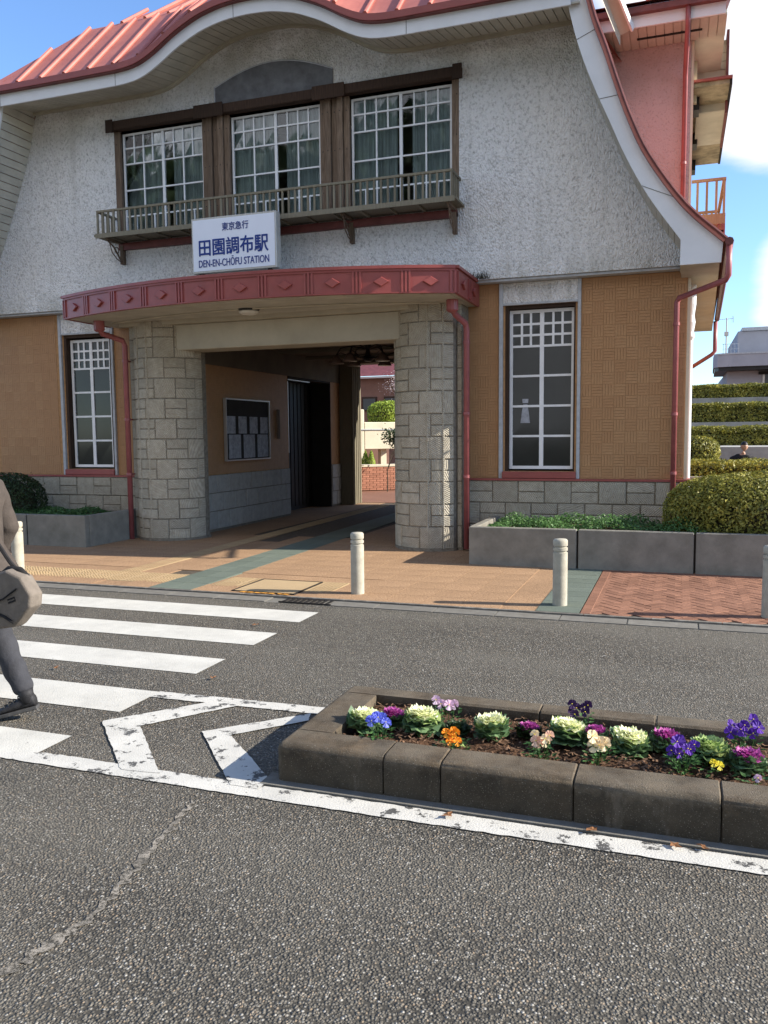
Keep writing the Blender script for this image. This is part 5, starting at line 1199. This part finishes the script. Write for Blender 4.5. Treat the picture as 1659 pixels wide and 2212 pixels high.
def hand(parent, w, d, side, s=1.0, curl=.5, up_=(0,1,0)):
    """palm and five separate fingers hanging from wrist w along d"""
    w, d = Vector(w), Vector(d).normalized(); t = Vector(up_).normalized(); n = d.cross(t).normalized()*side
    J = [(tuple(w-d*.02), .024*s), (tuple(w+d*.03*s), (.022*s,.034*s)), (tuple(w+d*.075*s), (.015*s,.038*s))]; B = [(0,1),(1,2)]
    for k, L in enumerate((.068,.078,.072,.056)):
        p = w+d*.078*s+t*((k-1.5)*.021*s); b = len(J); J.append((tuple(p), .0088*s)); B.append((2,b)); cur = d.copy()
        for q, l in enumerate((.45,.32,.23)):
            cur = (cur+n*curl*(.35+.3*q)).normalized(); p = p+cur*L*l*s*1.0; J.append((tuple(p), (.0086-.0012*q)*s)); B.append((len(J)-2, len(J)-1))
    p = w+d*.025*s-t*.03*s; b = len(J); J.append((tuple(p), .011*s)); B.append((1,b)); cur = (d*.7-t*.7+n*.2).normalized()
    for q, l in enumerate((.032,.026)): p = p+cur*l*s; J.append((tuple(p), (.0105-.0015*q)*s)); B.append((len(J)-2, len(J)-1)); cur = (cur+d*.5+n*.3).normalized()
    return skin_body('hand', J, B, M['skin'], parent, 1, 1)
P1 = wthing('person', 'man striding left off the crosswalk in taupe coat and grey trousers with black shoes', 'person', (-4.0,4.1,0)); P1_SHIFT = -.055
J = [((-4.10,4.08,.90),(.08,.07)), ((-4.16,4.08,1.05),(.08,.07)), ((-4.21,4.07,1.28),(.09,.07)), ((-4.24,4.07,1.40),(.07,.06)), ((-4.22,4.07,1.50),.055), ((-4.24,4.06,1.56),.05),
     ((-4.02,4.0,.84),.055), ((-3.86,3.94,.50),.050), ((-3.66,3.92,.17),.042), ((-4.08,4.16,.84),.055), ((-4.26,4.2,.48),.050), ((-4.36,4.2,.12),.046),
     ((-4.18,4.24,1.36),.05), ((-4.12,4.32,1.12),.045), ((-4.24,4.32,.90),.036), ((-4.24,3.92,1.36),.04), ((-4.05,3.85,1.10),.03), ((-4.25,3.75,.98),.028)]
skin_body('body', J, [(0,1),(1,2),(2,3),(3,4),(4,5),(0,6),(6,7),(7,8),(0,9),(9,10),(10,11),(3,12),(12,13),(13,14),(3,15),(15,16),(16,17)], M['skin'], P1)
skin_body('trousers', [((-3.98,4.08,.93),(.165,.14)), ((-3.96,3.97,.80),(.115,.11)), ((-3.90,3.95,.62),.092), ((-3.85,3.94,.48),.082), ((-3.74,3.93,.30),.070), ((-3.655,3.92,.15),(.066,.07)), ((-4.02,4.18,.80),(.115,.11)), ((-4.26,4.2,.48),.085), ((-4.36,4.2,.11),.068)],
    [(0,1),(1,2),(2,3),(3,4),(4,5),(0,6),(6,7),(7,8)], M['trousers'], P1)
skin_body('coat', [((-4.07,4.08,.60),(.20,.18)), ((-4.10,4.08,.80),(.19,.17)), ((-4.16,4.08,1.05),(.17,.155)), ((-4.22,4.07,1.28),(.18,.16)), ((-4.25,4.07,1.42),(.14,.12)), ((-4.26,4.07,1.50),.075), ((-4.18,4.29,1.37),.09), ((-4.12,4.33,1.12),.075), ((-4.23,4.32,.94),.06),
    ((-4.24,3.88,1.37),.085), ((-4.04,3.86,1.12),.078), ((-4.02,3.84,1.04),.075), ((-4.22,3.76,.98),.06)], [(0,1),(1,2),(2,3),(3,4),(4,5),(3,6),(6,7),(7,8),(3,9),(9,10),(10,11),(11,12)], M['coat'], P1, 2, 0)
m_ = MB(); m_.smooth = True; vs = []; n = 28
for z, cx_, rx, ry in ((.60,-4.05,.24,.235),(.66,-4.05,.238,.232),(.78,-4.07,.228,.22),(.92,-4.10,.21,.20),(1.05,-4.16,.17,.155),(1.18,-4.19,.175,.165),(1.30,-4.22,.17,.165),(1.38,-4.25,.12,.13),(1.47,-4.27,.075,.08),(1.53,-4.28,.07,.075)):
    for k in range(n):
        t = 2*pi*k/n; w_ = 1+.035*sin(5*t+z*6)+.02*sin(9*t-z*13)+.02*sin(z*40+2*t); vs.append((cx_+rx*w_*cos(t), 4.07+ry*w_*sin(t), z+.012*sin(3*t)*(z < .7)))
m_.add(vs, [(i*n+k, i*n+(k+1)%n, (i+1)*n+(k+1)%n, (i+1)*n+k) for i in range(9) for k in range(n)]); o = m_.build('coat_body', M['coat'], P1); md = o.modifiers.new('s','SUBSURF'); md.levels = md.render_levels = 1; md = o.modifiers.new('t','SOLIDIFY'); md.thickness = .012
head(P1, (-4.31,4.06,1.68), .118, (-1,-.1,-.05)); hand(P1, (-4.24,4.32,.89), (-.1,0,-1), 1); hand(P1, (-4.26,3.75,.97), (-.9,0,-.4), -1)
def shoe(tx, ty, a, pitch, hz):
    o = bpy.data.objects.new('shoe', None); COL.objects.link(o); o.parent = P1; o.matrix_parent_inverse = Matrix.Translation(-P1.location); o.location = (tx,ty,hz); o.rotation_euler = (0,pitch,a)
    # local: toe towards -x
    pts = [(.06,.030,.07),(.05,.036,.085),(-.02,.040,.075),(-.09,.046,.050),(-.15,.046,.036),(-.20,.036,.028),(-.225,.02,.02)]; m_ = MB(); m_.smooth = True; vs = []; n = 12
    for x, w, h in pts:
        for k in range(n): t = 2*pi*k/n; vs.append((x, w*cos(t), .018+max(0,(h*(.5+.5*sin(t))))))
    m_.add(vs, [(i*n+k, i*n+(k+1)%n, (i+1)*n+(k+1)%n, (i+1)*n+k) for i in range(len(pts)-1) for k in range(n)]+[tuple(range(n)), tuple((len(pts)-1)*n+k for k in range(n))]); m_.build('upper', M['shoe'], o)
    m_ = MB(); m_.prism([(.065,-.03),(.065,.03),(-.02,.038),(-.10,.050),(-.18,.046),(-.23,.02),(-.23,-.02),(-.18,-.046),(-.10,-.050),(-.02,-.038)], 'z', 0, .022); m_.build('sole', M['sole'], o, .004)
    m_ = MB()
    for k in range(4): m_.tube([(-.03-k*.03,.03,.085-k*.009),(-.035-k*.03,0,.100-k*.011),(-.03-k*.03,-.03,.085-k*.009)], .004, 5)
    m_.build('laces', M['sole'], o)
    m_ = MB(); m_.smooth = True; m_.lathe([(.045,.05),(.043,.10),(.048,.13)], 14, (.015,0,0)); m_.build('collar', M['shoe'], o)
shoe(-3.64, 3.915, .42, -.22, .055); shoe(-4.38, 4.2, .05, .0, .0)
bg_ = wthing('shoulder_bag', 'taupe canvas messenger bag hanging at the walking man\'s hip', 'bag', (-3.70,3.66,.6))
m_ = MB(); m_.smooth = True
outl = [(-3.90,.66),(-3.84,.60),(-3.62,.64),(-3.50,.76),(-3.49,.83),(-3.56,.93),(-3.66,.965),(-3.86,.90),(-3.92,.80)]
n = len(outl); vs = []
for yy, k in ((3.452,.95),(3.465,1.0),(3.52,1.02),(3.555,.97)):
    cx_, cz_ = -3.70, .78; vs += [(cx_+(x-cx_)*k, yy, cz_+(z-cz_)*k) for x, z in outl]
fs = [(r*n+i, r*n+(i+1)%n, (r+1)*n+(i+1)%n, (r+1)*n+i) for r in range(3) for i in range(n)]+[tuple(range(n)), tuple(3*n+i for i in range(n))]
m_.add(vs, fs); o = m_.build('bag_body', M['bag'], bg_); o.data.set_sharp_from_angle(angle=.9); md = o.modifiers.new('b','BEVEL'); md.width = .008; md.segments = 3
for pts, r in (([(-3.86,3.452,.80),(-3.78,3.445,.765),(-3.68,3.445,.80),(-3.58,3.447,.865)], .005), ([(-3.84,3.452,.765),(-3.76,3.445,.72),(-3.68,3.445,.70),(-3.61,3.447,.665)], .008), ([(-3.88,3.455,.84),(-3.72,3.44,.60)], .006)):
    q = MB(); q.tube(pts, r, 6); q.build('seam', M['blackcloth'], bg_)
q = MB(); q.obox((-3.625,3.452,.795), (.026,0,.009), (0,.003,0), (-.004,0,.013)); lb = q.build('label_patch', M['blackcloth'], bg_)
q = MB()
for k in range(5): q.obox((-3.645+k*.010,3.4478,.788+k*.0035), (.003,0,.001), (0,.0006,0), (-.001,0,.004))
q.build('label_print', M['bag'], lb)
q = MB(); q.smooth = True; q.tube([(-3.76,3.52,.925),(-3.70,3.52,.955),(-3.62,3.52,.955),(-3.56,3.52,.92)], [.012,.022,.022,.012], 8); q.build('bag_lining', M['blackcloth'], bg_)
q = MB(); q.tube([(-3.60,3.535,.90),(-3.70,3.53,1.0),(-3.86,3.56,1.16),(-4.04,3.66,1.33),(-4.20,3.74,1.44),(-4.36,3.82,1.49),(-4.50,3.86,1.40),(-4.56,3.78,1.2),(-4.44,3.64,1.0),(-4.1,3.52,.85),(-3.86,3.50,.82)], .012, 6); q.build('strap', M['blackcloth'], bg_)

bg_.location = (-3.60, 3.86, .6); P1.location.x += P1_SHIFT; [setattr(c_, 'location', c_.location) for c_ in P1.children]
P2 = wthing('person', 'seated person in black with short black hair between the hedges', 'person', (1.54,22.6,.5))
skin_body('body', [((1.54,22.6,.62),(.17,.13)), ((1.52,22.6,.85),(.17,.12)), ((1.50,22.6,1.05),(.18,.11)), ((1.52,22.57,1.16),.055), ((1.54,22.56,1.22),.05), ((1.28,22.6,1.02),.06), ((1.22,22.45,.78),.05), ((1.40,22.25,.72),.04), ((1.74,22.6,1.02),.06), ((1.85,22.45,.78),.05), ((1.68,22.25,.72),.04), ((1.44,22.5,.60),.09), ((1.42,22.1,.60),.07), ((1.42,22.05,.2),.05), ((1.64,22.5,.60),.09), ((1.66,22.1,.60),.07), ((1.66,22.05,.2),.05)],
    [(0,1),(1,2),(2,3),(3,4),(2,5),(5,6),(6,7),(2,8),(8,9),(9,10),(0,11),(11,12),(12,13),(0,14),(14,15),(15,16)], M['skin'], P2)
skin_body('jacket', [((1.54,22.6,.60),(.20,.16)), ((1.52,22.6,.85),(.20,.15)), ((1.50,22.6,1.05),(.21,.14)), ((1.52,22.57,1.16),.095), ((1.28,22.6,1.02),.085), ((1.22,22.45,.78),.07), ((1.38,22.27,.72),.055), ((1.74,22.6,1.02),.085), ((1.85,22.45,.78),.07), ((1.70,22.27,.72),.055)],
    [(0,1),(1,2),(2,3),(2,4),(4,5),(5,6),(2,7),(7,8),(8,9)], M['blackcloth'], P2)
skin_body('trousers', [((1.54,22.6,.60),(.19,.15)), ((1.43,22.4,.60),.10), ((1.42,22.1,.60),.085), ((1.42,22.05,.22),.07), ((1.65,22.4,.60),.10), ((1.66,22.1,.60),.085), ((1.66,22.05,.22),.07)], [(0,1),(1,2),(2,3),(0,4),(4,5),(5,6)], M['trousers'], P2)
head(P2, (1.55,22.54,1.34), .115, (.3,-1,-.1)); hand(P2, (1.41,22.24,.71), (.5,-.5,-.3), 1); hand(P2, (1.67,22.24,.71), (-.5,-.5,-.3), -1)
o = box('low_bench_block', M['concrete'], .9, 2.2, 22.3, 22.9, .04, .46); tag(o, 'concrete block under the seated person between the hedges', 'bench')
